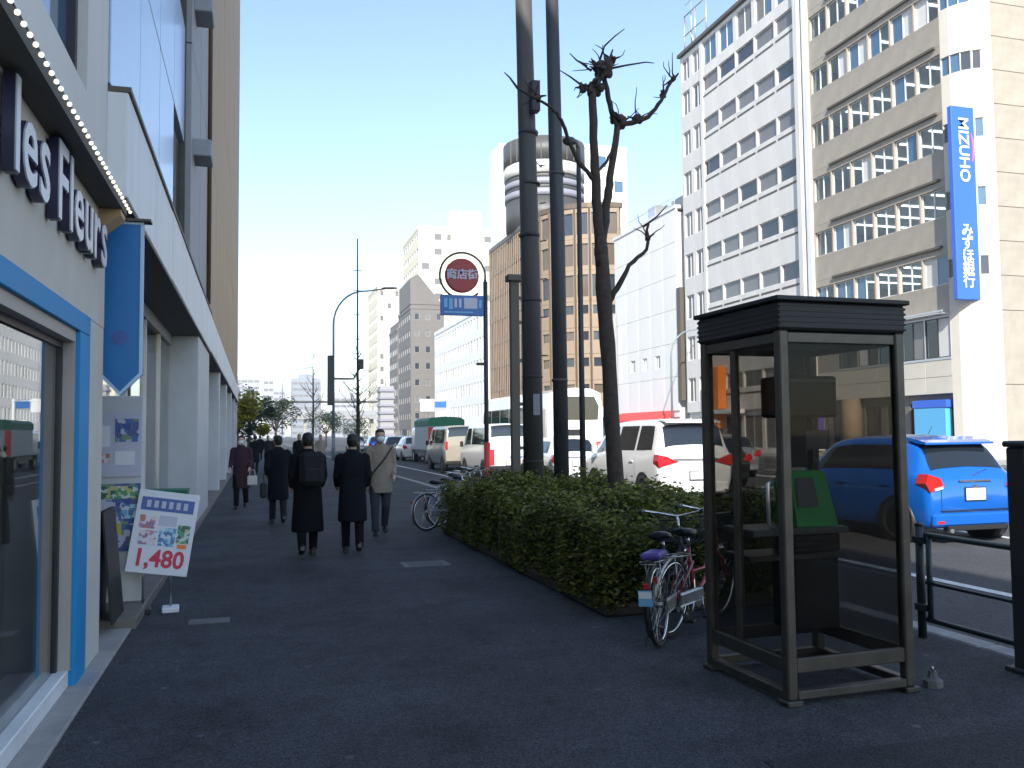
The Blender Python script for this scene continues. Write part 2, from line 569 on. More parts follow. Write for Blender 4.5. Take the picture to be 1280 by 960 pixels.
def flyer(name, cols, scale):
    m = bpy.data.materials.new(name)
    m.use_nodes = True
    nt = m.node_tree
    tc = nt.nodes.new('ShaderNodeTexCoord')
    v = nt.nodes.new('ShaderNodeTexVoronoi')
    v.inputs['Scale'].default_value = scale
    v.distance = 'CHEBYCHEV'
    nt.links.new(tc.outputs['Object'], v.inputs['Vector'])
    sp = nt.nodes.new('ShaderNodeSeparateColor')
    nt.links.new(v.outputs['Color'], sp.inputs['Color'])
    r = nt.nodes.new('ShaderNodeValToRGB')
    r.color_ramp.interpolation = 'CONSTANT'
    el = r.color_ramp.elements
    while len(el) < len(cols):
        el.new(0.5)
    for k, c in enumerate(cols):
        el[k].position = k / len(cols)
        el[k].color = (*c, 1)
    nt.links.new(sp.outputs['Red'], r.inputs['Fac'])
    b = nt.nodes['Principled BSDF']
    b.inputs['Roughness'].default_value = 0.5
    nt.links.new(r.outputs['Color'], b.inputs['Base Color'])
    MATS[name] = m
flyer('flyer_warm', [(.62, .25, .36), (.7, .62, .62), (.5, .2, .12), (.68, .66, .7), (.3, .2, .3)], 26)
flyer('flyer_cool', [(.16, .45, .66), (.62, .68, .74), (.08, .2, .42), (.4, .62, .72)], 26)
flyer('flyer_green', [(.10, .32, .16), (.5, .5, .2), (.05, .12, .09), (.6, .62, .6)], 30)
flyer('flyer_navy', [(.05, .10, .32), (.5, .52, .62), (.08, .16, .42), (.10, .12, .30), (.2, .3, .2)], 20)
glass('shop_glass', (0.80, 0.81, 0.80), 0.95, 2.2, 0.008, 0.03)
glass('booth_glass', (0.66, 0.65, 0.63), 0.45, 1.30, 0.02, 0.02)
glass('office_glass', (0.55, 0.62, 0.65), 0.9, 1.7, 0.01)

# =================================================================== SETTING: ground, road, pavements
def part(root, name, mb, m, fix=True):
    """a part given in world coordinates under an unrotated root"""
    return mb.build(name, m, root, tuple(-c for c in root.location), fix=fix)

RZ = -0.12                                             # road level below the pavement
struct(MB().add([(-600, -200, RZ), (600, -200, RZ), (600, 1500, RZ), (-600, 1500, RZ)], [(0, 1, 2, 3)]).build('road', 'road_asphalt'))
walk = struct(MB().box(-1.0, 4.75, -30, 260, RZ - 0.2, 0).build('pavement', 'sidewalk_asphalt'))
far_walk = struct(MB().box(29.2, 36, -30, 78, RZ - 0.2, 0).build('far_pavement', 'concrete'))
struct(MB().box(29.2, 36, 92, 300, RZ - 0.2, 0).build('far_pavement', 'concrete'))
kerb = struct(MB().box(4.752, 4.93, 26, 260, RZ - 0.2, 0.012).build('kerb', 'kerb_stone'))
ks = MB().bbox(4.752, 4.93, 0.004, 0.992, RZ - 0.2, 0.012, 0.012).mesh('kerb_stone', 'kerb_stone')
for i in range(-4, 26):
    place('kerb_stone', ks, kerb, (0, i, random.uniform(-0.003, 0.003)))
fk = struct(MB().box(29.0, 29.198, -30, 78, RZ - 0.2, 0.012).build('far_kerb', 'kerb_stone'))
# concrete strip along the shop front
strip = struct(MB().box(-1.6, -0.93, -30, 3.0, -0.3, 0.02).build('shop_threshold', 'concrete'))
sm = MB().bbox(-1.3, -0.93, 0.004, 0.896, -0.3, 0.022, 0.006).mesh('threshold_slab', 'concrete')
for i in range(5):
    place('threshold_slab', sm, strip, (0, 3.0 + i * 0.9, random.uniform(0, 0.003)))
ts = MB().bbox(-1.3, -0.90, 0.004, 0.596, -0.3, 0.085, 0.008).mesh('step_tile', 'dark_tile')
step = struct(MB().box(-2.0, -1.302, 7.2, 18.8, -0.3, 0.083).build('shop_step', 'dark_tile'))
for i in range(64):
    place('step_tile', ts, step, (0, 7.52 + i * 0.6, random.uniform(-0.003, 0.003)))
# lane markings
lane = MB().add([(0, 0, 0), (0.15, 0, 0), (0.15, 5.0, 0), (0, 5.0, 0)], [(0, 1, 2, 3)]).mesh('lane_marking', 'road_paint')
lm = struct(MB().add([(6.95, -30, RZ + .004), (7.09, -30, RZ + .004), (7.09, 75, RZ + .004), (6.95, 75, RZ + .004)], [(0, 1, 2, 3)]).build('edge_line', 'road_paint'))
for x in (10.6, 13.9, 20.3, 23.6):
    for k in range(-1, 9):
        place('lane_marking', lane, lm, (x, 7.5 + 10 * k, RZ + 0.004))
for x in (17.2, 17.5):
    place('centre_line', MB().add([(0, -30, 0), (0.15, -30, 0), (0.15, 75, 0), (0, 75, 0)], [(0, 1, 2, 3)]).mesh('centre_line', 'sign_white'), lm, (x, 0, RZ + 0.004))
# repair patches in the pavement
def sheet(poly, z):
    return MB().add([(x, y, z) for x, y in poly], [tuple(range(len(poly)))])
for poly in ([(.2, 13.8), (1.0, 13.7), (1.05, 19), (.25, 19.1)], [(2.2, 3.0), (3.9, 2.95), (3.92, 3.6), (2.22, 3.62)]):
    struct(sheet(poly, .004).build('repair_patch', 'patch_asphalt'))
# small covers in the pavement
mh = struct(MB().bbox(-0.27, 0.27, -0.2, 0.2, -0.02, 0.006, 0.004).build('drain_cover', 'iron_cover', None, (1.88, 10.15, 0)))
for k in range(5):
    MB().box(-0.2, 0.2, -0.13 + k * 0.06, -0.10 + k * 0.06, 0.0, 0.009).build('grating_bar', 'iron_cover', mh)
mh2 = struct(MB().bbox(-0.16, 0.16, -0.1, 0.1, -0.02, 0.006, 0.004).build('valve_cover', 'iron_cover', None, (-0.36, 7.65, 0)))
MB().lathe([(0.06, -0.01), (0.06, 0.008)], n=16).build('valve_lid', 'iron_cover', mh2)

# =================================================================== LEFT SIDE
# ---- shop building with the blue-framed window
XA = -1.04
A = thing('shop_building', 'cream walled corner shop building with blue framed display window at the left edge', 'building', (XA, 6.75, 0))
part(A, 'upper_wall', MB().box(-14, XA, -60, 3.98, 3.14, 16.5).box(-14, XA, 5.97, 6.75, 3.14, 16.5).box(-14, XA, 3.98, 5.97, 3.14, 3.68)
     .box(-14, XA, 3.98, 5.97, 5.4, 16.5), 'upper_wall')
part(A, 'sign_wall', MB().box(-1.3, XA, -60, 6.75, 2.27, 3.14), 'shop_wall')
part(A, 'pier', MB().box(-1.5, XA - 0.003, 6.19, 6.75, 0.02, 2.268), 'shop_wall')
part(A, 'wall', MB().box(-14, XA, -60, 0.2, 0, 2.268), 'shop_wall')
uw = part(A, 'window', MB().box(-1.2, -1.10, 3.98, 4.04, 3.74, 5.34).box(-1.2, -1.10, 5.9, 5.97, 3.74, 5.34).box(-1.2, -1.10, 3.98, 5.97, 3.68, 3.74)
          .box(-1.2, -1.10, 3.98, 5.97, 5.34, 5.4), 'black_frame')
MB().add([(0, 4.04, 3.74), (0, 5.9, 3.74), (0, 5.9, 5.34), (0, 4.04, 5.34)], [(0, 1, 2, 3)]).build('pane', 'window_blue', uw, (-1.15 , 0, 0))
wf = part(A, 'window_surround', MB().bbox(XA - 0.2, XA + 0.006, 5.87, 6.2, 0.0, 2.15, 0.004).bbox(XA - 0.2, XA + 0.006, 0.2, 6.2, 2.152, 2.275, 0.004), 'blue_paint')
MB().bbox(XA - 0.19, XA + 0.012, 5.862, 6.207, 0.02, 0.2, 0.004).build('base_plate', 'blue_paint', wf, (1.04, -6.75, 0))
part(A, 'window_reveal', MB().box(-1.235, -1.06, 0.2, 5.866, 2.08, 2.15).box(-1.235, -1.06, 5.84, 5.866, 0.12, 2.08), 'frame_beige')
part(A, 'window_frame', MB().box(-1.17, -1.125, 0.2, 5.84, 2.04, 2.08).box(-1.17, -1.125, 5.80, 5.84, 0.12, 2.04).box(-1.17, -1.125, 2.9, 2.95, 0.12, 2.04), 'black_frame')
part(A, 'window_sill', MB().bbox(-1.4, -1.07, 0.2, 5.866, 0.02, 0.12, 0.006), 'fascia_white')
for y0, y1 in ((0.2, 2.9), (2.95, 5.80)):
    part(A, 'pane', MB().box(-1.149, -1.141, y0, y1, 0.12, 2.04), 'shop_glass')
part(A, 'interior', MB().box(-6, -5.9, 0.2, 6.2, 0, 3).box(-5.9, -1.5, 6.1, 6.2, 0, 3).box(-5.9, -1.5, 0.2, 0.3, 0, 3).box(-5.9, -1.31, 0.2, 6.2, 2.9, 3.0), 'interior_wall')
part(A, 'shop_floor', MB().box(-5.9, -1.41, 0.3, 6.1, -0.1, 0.08), 'interior_floor')
# eave with the row of small bulbs
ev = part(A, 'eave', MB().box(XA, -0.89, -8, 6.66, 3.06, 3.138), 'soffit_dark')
MB().box(-0.89, -0.872, -8, 6.664, 3.045, 3.145).build('eave_edge', 'frame_beige', ev, (1.04, -6.75, 0))
part(A, 'eave_bracket', MB().prism([(XA, 2.9), (XA, 3.058), (-0.9, 3.058), (-0.9, 3.02)], 'y', 6.45, 6.66), 'wood_warm')
ls = thing('light_string', 'row of small warm bulbs along the edge of the cream eave', 'lights', (-0.866, 6.6, 3.08))
bulb = MB().ball((0, 0, 0), 0.012, 8, 5).mesh('bulb', 'bulb')
MB().tube([(0, 0, 0.012), (0, -6, 0.012)], 0.004, 5).build('cable', 'bag_black', ls)
for i in range(56):
    place('bulb', bulb, ls, (0.006, -i * 0.095, random.uniform(-0.004, 0.004)))
# raised letters
sg = thing('shop_lettering', 'raised white shop name letters with dark sides above the blue window', 'sign', (XA, 4.05, 2.62))
RT = Matrix.Rotation(RAD(90), 4, 'Z') @ Matrix.Rotation(RAD(90), 4, 'X')
cur = 0.0
for ch in 'les Fleurs':
    if ch == ' ':
        cur += 0.14
        continue
    side = text_mesh(ch, 0.58, 0.024, 'letter_side', 'LEFT', 0.012)
    face = text_mesh(ch, 0.58, 0.004, 'letter_white', 'LEFT', 0.006)
    xs = [v.co.x for v in side.vertices]
    w = max(xs) - min(xs)
    zmin = min(v.co.y for v in side.vertices)
    for me, off in ((side, 0.026), (face, 0.053)):
        me.transform(Matrix.Translation((-min(xs), -zmin, 0)))
        me.transform(RT)
        me.transform(Matrix.Translation((off, 0, 0)))
    lo = place('letter', side, sg, (0.01, cur, 0))
    place('letter_face', face, lo)
    cur += w + 0.055
# something dark stands inside the window
dc = thing('display_chest', 'dark low chest standing inside the shop window', 'chest', (-1.75, 4.6, 0.08))
MB().bbox(-0.3, 0.3, -0.5, 0.5, 0.05, 0.55, 0.01).build('body', 'wood_warm', dc)
MB().bbox(-0.33, 0.33, -0.53, 0.53, 0.552, 0.6, 0.008).build('top', 'booth_dark', dc)
for sx in (-.26, .26):
    for sy in (-.46, .46):
        MB().box(sx - .03, sx + .03, sy - .03, sy + .03, 0, .05).build('foot', 'booth_dark', dc)

# ---- blue pointed banner board projecting from the pier
bn = thing('banner_sign', 'bright blue pointed banner board hanging from the eave end by the shop pier', 'sign', (-0.96, 6.98, 3.09))
pl = [(-0.15, 0), (0.15, 0), (0.15, -1.13), (0.0, -1.29), (-0.15, -1.13)]
MB().prism(pl, 'y', -0.02, 0.02).build('board', 'banner_blue', bn)
def ringpoly(p, k):
    return [(x * k, (z + .6) * (1 - (1 - k) * .25) - .6) for x, z in p]
tr = MB()
inn = [(-0.128, -0.02), (0.128, -0.02), (0.128, -1.12), (0.0, -1.258), (-0.128, -1.12)]
for y in (-0.027,):
    v = [(x, y, z) for x, z in pl] + [(x, y, z) for x, z in inn] + [(x, y + .006, z) for x, z in pl] + [(x, y + .006, z) for x, z in inn]
    f = []
    for k in range(5):
        j = (k + 1) % 5
        f += [(k, j, 5 + j, 5 + k), (10 + k, 15 + k, 15 + j, 10 + j), (5 + k, 5 + j, 15 + j, 15 + k), (k, 10 + k, 10 + j, j)]
    tr.add(v, f)
tr.build('trim', 'banner_trim', bn)
em = MB()
em.lathe([(0.055, -0.026), (0.055, -0.021)], (0, 0, -0.86), 'y', 20)
em.build('emblem', 'print_blue', bn)
MB().box(-0.2, 0.2, -0.06, 0.06, 0.002, 0.02).build('top_plate', 'ledge_dark', bn)
MB().tube([(-0.15, 0.0, -0.03), (-0.16, 0, -0.03), (-0.16, 0, -1.1), (-0.15, 0, -1.1)], 0.012, 6).build('bracket', 'steel', bn)

# ---- second building: white fascia, recessed glass front, blue curtain wall
B = thing('glass_shop_building', 'building with pale blue curtain wall over a white fascia and glass shop front', 'building', (-1.4, 10, 0))
fpm = MB().bbox(-1.10, -0.90, 0.004, 1.746, 3.22, 3.99, 0.010).mesh('fascia_panel', 'fascia_white')
for k in range(7):
    place('fascia_panel', fpm, B, (1.4 + random.uniform(-.003, .003), 6.752 + 1.75 * k - 10, random.uniform(-.003, .003)))
part(B, 'fascia_cap', MB().box(-1.10, -0.885, 6.756, 19.0, 3.992, 4.03), 'ledge_dark')
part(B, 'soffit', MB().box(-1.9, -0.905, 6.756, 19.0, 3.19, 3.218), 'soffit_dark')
part(B, 'back_wall', MB().box(-14, -1.12, 6.756, 13.4, 4.04, 16.4), 'curtain_mullion')
ye = [6.78, 8.42, 10.07, 11.72, 13.38]
pm = {}
for c in range(4):
    for r in range(7):
        z0 = 4.05 + r * 1.7
        dark = (c, r) in ((3, 0), (3, 2), (2, 4))
        key = (dark,)
        if key not in pm:
            pm[key] = MB().bbox(-0.07, 0.0, 0.012, 1.63, 0.012, 1.688, 0.006).mesh('panel', 'window_dark' if dark else 'curtain_panel')
        place('window' if dark else 'panel', pm[key], B, (-1.03 + 1.4 - (0.05 if dark else 0), ye[c] - 10, z0))
part(B, 'poster_board', MB().bbox(-1.32, -0.95, 8.3, 8.5, 0.08, 1.86, 0.01), 'pillar_white')
part(B, 'pillar', MB().bbox(-1.6, -0.94, 15.6, 19.0, 0.08, 3.188, 0.01), 'pillar_white')
part(B, 'entrance_wall', MB().box(-3.2, -3.1, 6.76, 8.75, 0, 3.18).box(-3.1, -1.6, 6.756, 6.8, 0, 3.18), 'interior_wall')
part(B, 'lintel', MB().box(-1.44, -1.36, 8.752, 15.598, 3.02, 3.188), 'ledge_grey')
for k in range(4):
    y0 = 8.76 + k * 1.71
    part(B, 'pane', MB().box(-1.404, -1.396, y0 + 0.03, y0 + 1.68, 0.2, 3.018), 'shop_glass')
    part(B, 'mullion', MB().box(-1.43, -1.37, y0 - 0.028, y0 + 0.028, 0.09, 3.018), 'alu_frame')
part(B, 'shop_sill', MB().box(-1.46, -1.34, 8.752, 15.598, 0.084, 0.2), 'ledge_grey')
part(B, 'interior', MB().box(-5.1, -5.0, 8.75, 19, 0, 3.18).box(-5, -1.62, 18.9, 19.0, 0, 3.18).box(-5, -1.5, 8.75, 18.9, -0.05, 0.084), 'interior_wall')
# posters on the column
for nm, lab, z0, z1, base, bits in (
        ('poster', 'pale lilac poster with a navy square high on the white board', 1.16, 1.72, 'paper_pale',
         [(-0.04, 0.15, 0.30, 0.50, 'flyer_navy'), (-0.15, -0.08, 0.12, 0.2, 'flyer_warm'), (-0.15, -0.08, 0.26, 0.44, 'paper_white'), (-0.04, 0.12, 0.1, 0.22, 'paper_white')]),
        ('poster', 'blue and green poster low on the white board behind the price board', 0.52, 1.10, 'flyer_navy',
         [(-0.16, 0.15, 0.45, 0.56, 'flyer_green'), (-0.1, 0.02, 0.14, 0.24, 'print_yellow'), (0.02, 0.15, 0.28, 0.40, 'flyer_cool'), (-0.15, -0.03, 0.28, 0.42, 'paper_pale')])):
    p = thing(nm, lab, 'poster', (-1.135, 8.29, z0), 0, 'posters on the white board')
    MB().box(-0.17, 0.17, -0.006, 0.004, 0, z1 - z0).build('sheet', base, p)
    for x0, x1, a, b, m in bits:
        MB().box(x0, x1, -0.009, -0.006, a, b).build('printed_block', m, p)

# ---- third building: tall brown panels
Cb = thing('brown_office_building', 'tall brown panelled office building beyond the glass shop on the left', 'building', (-1.4, 30, 0))
part(Cb, 'wall', MB().box(-16, -1.02, 13.4, 47, 4.04, 30), 'soffit_dark')
pcache = {}
for r in range(8):
    z0 = 4.04 + r * 3.245
    for c in range(16):
        y0 = 13.44 + c * 2.098
        m = 'grey_panel' if c < 2 else 'brown_panel'
        if m not in pcache:
            pcache[m] = MB().bbox(-0.09, 0, 0.008, 2.09, 0.008, 3.237, 0.006).mesh('panel', m)
        place('panel', pcache[m], Cb, (-0.94 + 1.4 + random.uniform(-.003, .003), y0 - 30, z0))
for z in (5.75, 8.0, 10.2, 12.5):
    part(Cb, 'ledge', MB().bbox(-0.96, -0.68, 13.9, 14.5, z, z + 0.26, 0.015), 'ledge_grey')
part(Cb, 'drain_pipe', MB().tube([(-0.90, 17.75, 4.04), (-0.90, 17.75, 29)], 0.04, 8), 'ledge_dark')
fpc = MB().bbox(-1.10, -0.90, 0.004, 1.995, 3.25, 3.98, 0.010).mesh('fascia_panel', 'fascia_white')
for k in range(14):
    place('fascia_panel', fpc, Cb, (1.4 + random.uniform(-.003, .003), 19.01 + 2 * k - 30, random.uniform(-.003, .003)))
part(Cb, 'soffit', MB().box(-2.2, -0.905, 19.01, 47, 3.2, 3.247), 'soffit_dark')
for y in (24.5, 30.2, 36, 41.8, 46.4):
    part(Cb, 'pillar', MB().bbox(-1.5, -0.95, y, y + 0.6, 0.0, 3.198, 0.01), 'pillar_white')
    part(Cb, 'transom', MB().box(-1.45, -1.38, y - 5.09, y - 0.02, 2.3, 2.42), 'fascia_white')
    for q in range(3):
        part(Cb, 'shop_pane', MB().box(-1.42, -1.41, y - 5.09 + q * 1.7, y - 5.09 + q * 1.7 + 1.62, 0.09, 2.298), 'shop_glass')
part(Cb, 'interior', MB().box(-5.1, -5.0, 19.02, 47, 0, 3.18), 'interior_wall')

# ---- leaning price board and its stand
pb = thing('price_board', 'tilted white price board with red 1,480 beside the shop step', 'sign', (-0.82, 8.15, 0.0), RAD(4))
pb.scale = (.86, .86, .86)
def tilted(mb, nm, m, par):
    o = mb.build(nm, m, par)
    o.rotation_euler = (RAD(-8), RAD(9), 0)
    o.location = (0, 0, 0.38)
    return o
bd = tilted(MB().bbox(-0.29, 0.29, -0.012, 0.012, 0.0, 0.82, 0.005), 'board', 'paper_white', pb)
for x0, x1, a, b, m in ((-0.25, 0.25, 0.62, 0.75, 'print_blue'), (-0.24, -0.09, 0.44, 0.57, 'flyer_warm'), (-0.22, -0.06, 0.28, 0.42, 'flyer_warm'),
                        (-0.04, 0.12, 0.28, 0.46, 'flyer_cool'), (0.13, 0.25, 0.32, 0.50, 'flyer_green'), (-0.06, 0.11, 0.48, 0.58, 'paper_pale'), (0.15, 0.24, 0.27, 0.31, 'orange')):
    MB().box(x0, x1, -0.016, -0.0125, a, b).build('printed_block', m, bd)
for k in range(6):
    MB().box(-0.2 + k * 0.07, -0.16 + k * 0.07, -0.019, -0.0165, 0.65, 0.72).build('title_mark', 'paper_pale', bd)
pt = text_mesh('1,480', 0.235, 0.002, 'print_red', 'CENTER', 0.006, 0.92)
pt.transform(Matrix.Rotation(RAD(90), 4, 'X'))
place('price', pt, bd, (0, -0.015, 0.145))
MB().tube([(0.14, 0.06, 0.03), (0.14, 0.06, 0.40), (0.14, 0.15, 0.90)], 0.014, 6).build('prop', 'steel', pb)
MB().bbox(0.06, 0.22, -0.06, 0.14, 0.0, 0.05, 0.008).build('foot', 'paper_white', pb)
MB().tube([(-0.12, 0.06, 0.03), (-0.12, 0.06, 0.40), (-0.12, 0.15, 0.90)], 0.014, 6).build('prop', 'steel', pb)
MB().bbox(-0.20, -0.04, -0.06, 0.14, 0.0, 0.05, 0.008).build('foot', 'booth_dark', pb)
gb = thing('green_crate', 'green crate with white label on the step behind the price board', 'crate', (-1.12, 12.2, 0.085))
MB().bbox(-0.22, 0.27, -0.2, 0.2, 0.0, 0.70, 0.01).build('body', 'truck_green', gb)
MB().box(-0.1, 0.12, -0.206, -0.201, 0.45, 0.6).build('label', 'paper_white', gb)
MB().bbox(-0.23, 0.28, -0.21, 0.21, 0.702, 0.74, 0.006).build('lid', 'truck_green', gb)
ab = thing('folding_board', 'narrow dark folding board standing edge on next to the shop pier', 'sign', (-1.13, 7.6, 0.085))
MB().add([(-.06, -.3, 0), (-.045, -.3, 0), (0.0, -.28, 0.85), (-.012, -.28, .85), (-.06, .3, 0), (-.045, .3, 0), (0, .28, .85), (-.012, .28, .85)],
         [(0, 1, 2, 3), (4, 7, 6, 5), (1, 5, 6, 2), (0, 3, 7, 4), (3, 2, 6, 7), (0, 4, 5, 1)]).build('panel', 'booth_dark', ab)
MB().add([(.08, -.3, 0), (.095, -.3, 0), (0.018, -.28, 0.85), (0.004, -.28, .85), (.08, .3, 0), (.095, .3, 0), (0.018, .28, .85), (0.004, .28, .85)],
         [(0, 1, 2, 3), (4, 7, 6, 5), (1, 5, 6, 2), (0, 3, 7, 4), (3, 2, 6, 7), (0, 4, 5, 1)]).build('panel', 'booth_dark', ab)

# =================================================================== RIGHT SIDE BUILDINGS
_bc = {}
def bays(root, p0, p1, n, z0, fh, floors, sill, wh, pier, wall, panes, frame='white_frame', depth=0.25, rec=0.13,
         split=1, under=None, skip=None, wname='window', fbar=0.05, blank=False, joint=0.0, head=None):
    """bays from p0 to p1 (right hand to the outside is local -y): a wall panel with an opening, a window frame and its panes"""
    ox, oy = root.location.x, root.location.y
    dx, dy = (p1[0] - p0[0]) / n, (p1[1] - p0[1]) / n
    w = math.hypot(dx, dy)
    rz = math.atan2(dy, dx)
    key = (round(w, 3), fh, sill, wh, pier, wall, frame, depth, rec, split, under, fbar, joint)
    if key not in _bc:
        j = joint
        solid = MB().bbox(j, w - j, 0, depth, j, fh - j, 0.01) if j else MB().box(0, w, 0, depth, 0, fh)
        mbw = MB().box(j, w - j, 0, depth, j, sill).box(j, w - j, 0, depth, sill + wh, fh - j)
        mbw.box(j, pier / 2, 0.002, depth, sill, sill + wh).box(w - pier / 2, w - j, 0.002, depth, sill, sill + wh)
        x0, x1, z1 = pier / 2, w - pier / 2, sill + wh
        fr = MB()
        b = fbar
        fr.box(x0, x1, rec - 0.03, rec + 0.06, sill, sill + b).box(x0, x1, rec - 0.03, rec + 0.06, z1 - b, z1)
        sp = (x1 - x0) / split
        for k in range(split + 1):
            xc = x0 + k * sp
            a, c = max(x0, xc - b / 2), min(x1, xc + b / 2)
            if k == 0: c = x0 + b
            if k == split: a = x1 - b
            fr.box(a, c, rec - 0.028, rec + 0.058, sill + b, z1 - b)
        pane = MB().add([(b * .5, 0, sill + b * .5), (sp - b * .5, 0, sill + b * .5), (sp - b * .5, 0, z1 - b * .5), (b * .5, 0, z1 - b * .5)], [(0, 1, 2, 3)])
        und = None
        if under:
            und = MB().box(x0 + 0.05, x1 - 0.05, -0.02, 0.03, sill - under, sill - under + 0.13).mesh('sill_vent', 'ledge_dark')
        _bc[key] = (solid.mesh('wall_panel', wall), mbw.mesh('wall_panel', wall), fr.mesh(wname, frame),
                    {p: pane.mesh('pane', p, fix=False) for p in set(panes)}, und, x0, sp)
    solid, wm, fm, pm_, und, x0, sp = _bc[key]
    for i in range(n):
        for k in range(floors):
            lx, ly, lz = p0[0] + dx * i - ox, p0[1] + dy * i - oy, z0 + k * fh
            if blank or (skip and skip(i, k)):
                place('wall_panel', solid, root, (lx, ly, lz), rz)
                continue
            place('wall_panel', wm, root, (lx, ly, lz), rz)
            wo = place(wname, fm, root, (lx, ly, lz), rz)
            for s in range(split):
                pn = random.choice(panes)
                if pn not in pm_:
                    pn = panes[0]
                place('pane', pm_[pn], wo, (x0 + s * sp, rec + 0.01, 0))
            if und:
                place('sill_vent', und, wo)

# ---- beige office block with ribbon windows, rounded cream corner
XR = 33.0
D = thing('beige_office_block', 'beige stone office block with ribbon windows and rounded bright corner on the right', 'building', (XR, 46.4, 0))
yA, yB, rr = 46.4, 35.6, 1.6
for k in range(8):
    zb = 7.2 + 3.4 * k
    # floor slab, white ceiling and lit tubes seen through the glass
    part(D, 'floor_slab', MB().box(XR + 0.3, 45, 35.7, yA - 0.1, zb - 0.2, zb), 'office_ceiling')
    part(D, 'ceiling', MB().box(XR + 0.3, 45, 35.7, yA - 0.1, zb + 3.08, zb + 3.12), 'office_ceiling')
    for q, yy in enumerate((37.2, 39.4, 41.6, 43.8)):
        part(D, 'tube_light', MB().box(XR + 0.7, XR + 5.5, yy, yy + 0.14, zb + 3.02, zb + 3.078), 'tube_light')
    part(D, 'drip_ledge', MB().box(XR - 0.14, XR + 0.02, 35.9, 44.6, zb + 3.34, zb + 3.46), 'ledge_dark')
part(D, 'corner_core', MB().prism([(XR + rr - (rr - .3) * math.cos(math.pi / 2 * k / 5), yB - (rr - .3) * math.sin(math.pi / 2 * k / 5)) for k in range(6)] + [(36.5, 34.3), (36.5, 35.6)], 'z', 0, 34.4), 'office_dark')
part(D, 'core_wall', MB().box(45, 60, 34.3, yA - 0.1, 0, 34.6), 'office_dark')
part(D, 'office_partition', MB().box(XR + 6.5, XR + 6.7, 36.8, yA - 0.3, 6.9, 34.4), 'blind')
part(D, 'end_wall', MB().box(XR + 0.02, 60, yA - 0.1, yA, 0, 34.6), 'beige_stone')
bays(D, (XR, yA), (XR, yB), 6, 7.2, 3.4, 8, 1.5, 1.5, 0.10, 'beige_stone', ['office_glass', 'office_glass', 'office_glass', 'blind', 'window_blue'],
     'white_frame', 0.28, 0.16, 2, fbar=0.06, joint=0.006)
pts = [(XR + rr - rr * math.cos(a), yB - rr * math.sin(a)) for a in [math.pi / 2 * k / 5 for k in range(6)]]
for i in range(5):
    bays(D, pts[i], pts[i + 1], 1, 7.2, 3.4, 8, 1.75, 0.95, 0.02 if i < 3 else 0.08, 'cream_stone', ['window_dark', 'window_blue'], 'alu_frame', 0.22, 0.08, 1,
         skip=(lambda a, b: True) if i > 3 else None, fbar=0.03)
    bays(D, pts[i], pts[i + 1], 1, 0, 3.6, 2, 1.7, 0.9, 0.1, 'cream_stone', ['window_dark'], blank=True)
bays(D, (XR + rr, yB - rr), (60, yB - rr), 10, 0, 3.6, 2, 1, 1, 0.1, 'beige_stone', ['window_dark'], blank=True, joint=0.012)
bays(D, (XR + rr, yB - rr), (60, yB - rr), 10, 7.2, 1.7, 16, 1, .5, 0.1, 'beige_stone', ['window_dark'], blank=True, joint=0.012)
part(D, 'roof', MB().prism(pts + [(60, yB - rr), (60, yA), (XR, yA)], 'z', 34.42, 34.9), 'roof_dark')
# lower storeys
bays(D, (XR - 0.02, 44.4), (XR - 0.02, yB), 5, 4.95, 2.25, 1, 0.12, 2.0, 0.06, 'alu_frame', ['office_glass', 'window_blue', 'blind', 'window_grey'], 'black_frame', 0.2, 0.06, 2, fbar=0.045)
bays(D, (XR, yA), (XR, 44.4), 1, 4.95, 2.25, 1, .5, 1, 0.1, 'beige_stone', ['window_dark'], blank=True)
part(D, 'canopy_rail', MB().box(XR - 0.5, XR - 0.42, 35.6, 44.4, 7.3, 7.38).box(XR - 0.5, XR, 35.6, 44.4, 7.2, 7.24), 'alu_frame')
bays(D, (XR, yA), (XR, yB), 6, 3.25, 0.85, 2, .3, .3, 0.1, 'cream_stone', ['window_dark'], blank=True, joint=0.01)
bays(D, (XR + 0.3, yA), (XR + 0.3, yB), 6, 0.0, 3.25, 1, 0.4, 2.4, 0.5, 'grey_brown', ['window_dark', 'window_grey', 'window_dark'], 'black_frame', 0.2, 0.1, 2)
part(D, 'round_pillar', MB().lathe([(0.55, 0), (0.55, 3.24)], (XR - 0.1, 43.2, 0), 'z', 20), 'tan_panel')
part(D, 'backing', MB().box(XR + 0.55, XR + 0.7, 35.7, yA - .1, 0, 7.0), 'office_dark')
cs = part(D, 'shop_sign_panel', MB().bbox(XR - 0.12, XR + 0.28, 36.0, 38.2, 0.9, 2.55, 0.02), 'cyan_sign')
part(D, 'shop_sign_header', MB().bbox(XR - 0.14, XR + 0.28, 35.9, 38.3, 2.56, 2.95, 0.02), 'sign_blue')
# tall blue bank banner
bk = thing('bank_sign', 'tall vertical blue bank sign with white lettering on the beige block', 'sign', (33.0, 34.45, 7.7))
MB().bbox(-0.68, 0.68, -0.14, 0.14, 0, 9.5, 0.03).build('panel', 'sign_blue', bk)
def on_front(me, x, y, z, roll=0.0):
    me.transform(Matrix.Translation((x, y, z)) @ Matrix.Rotation(RAD(90), 4, 'X') @ Matrix.Rotation(roll, 4, 'Z'))
    return me
place('lettering', on_front(text_mesh('MIZUHO', 0.82, 0.01, 'sign_white', 'CENTER', 0.012), -0.02, -0.155, 7.35, RAD(-90)), bk)
arc = MB().tube([(0.44 + 0.10 * math.sin(t * math.pi), -0.16, 8.2 - 1.5 * t) for t in [k / 12 for k in range(13)]], [0.015 + 0.05 * math.sin(math.pi * k / 12) for k in range(13)], 6)
arc.build('red_arc', 'pink', bk)
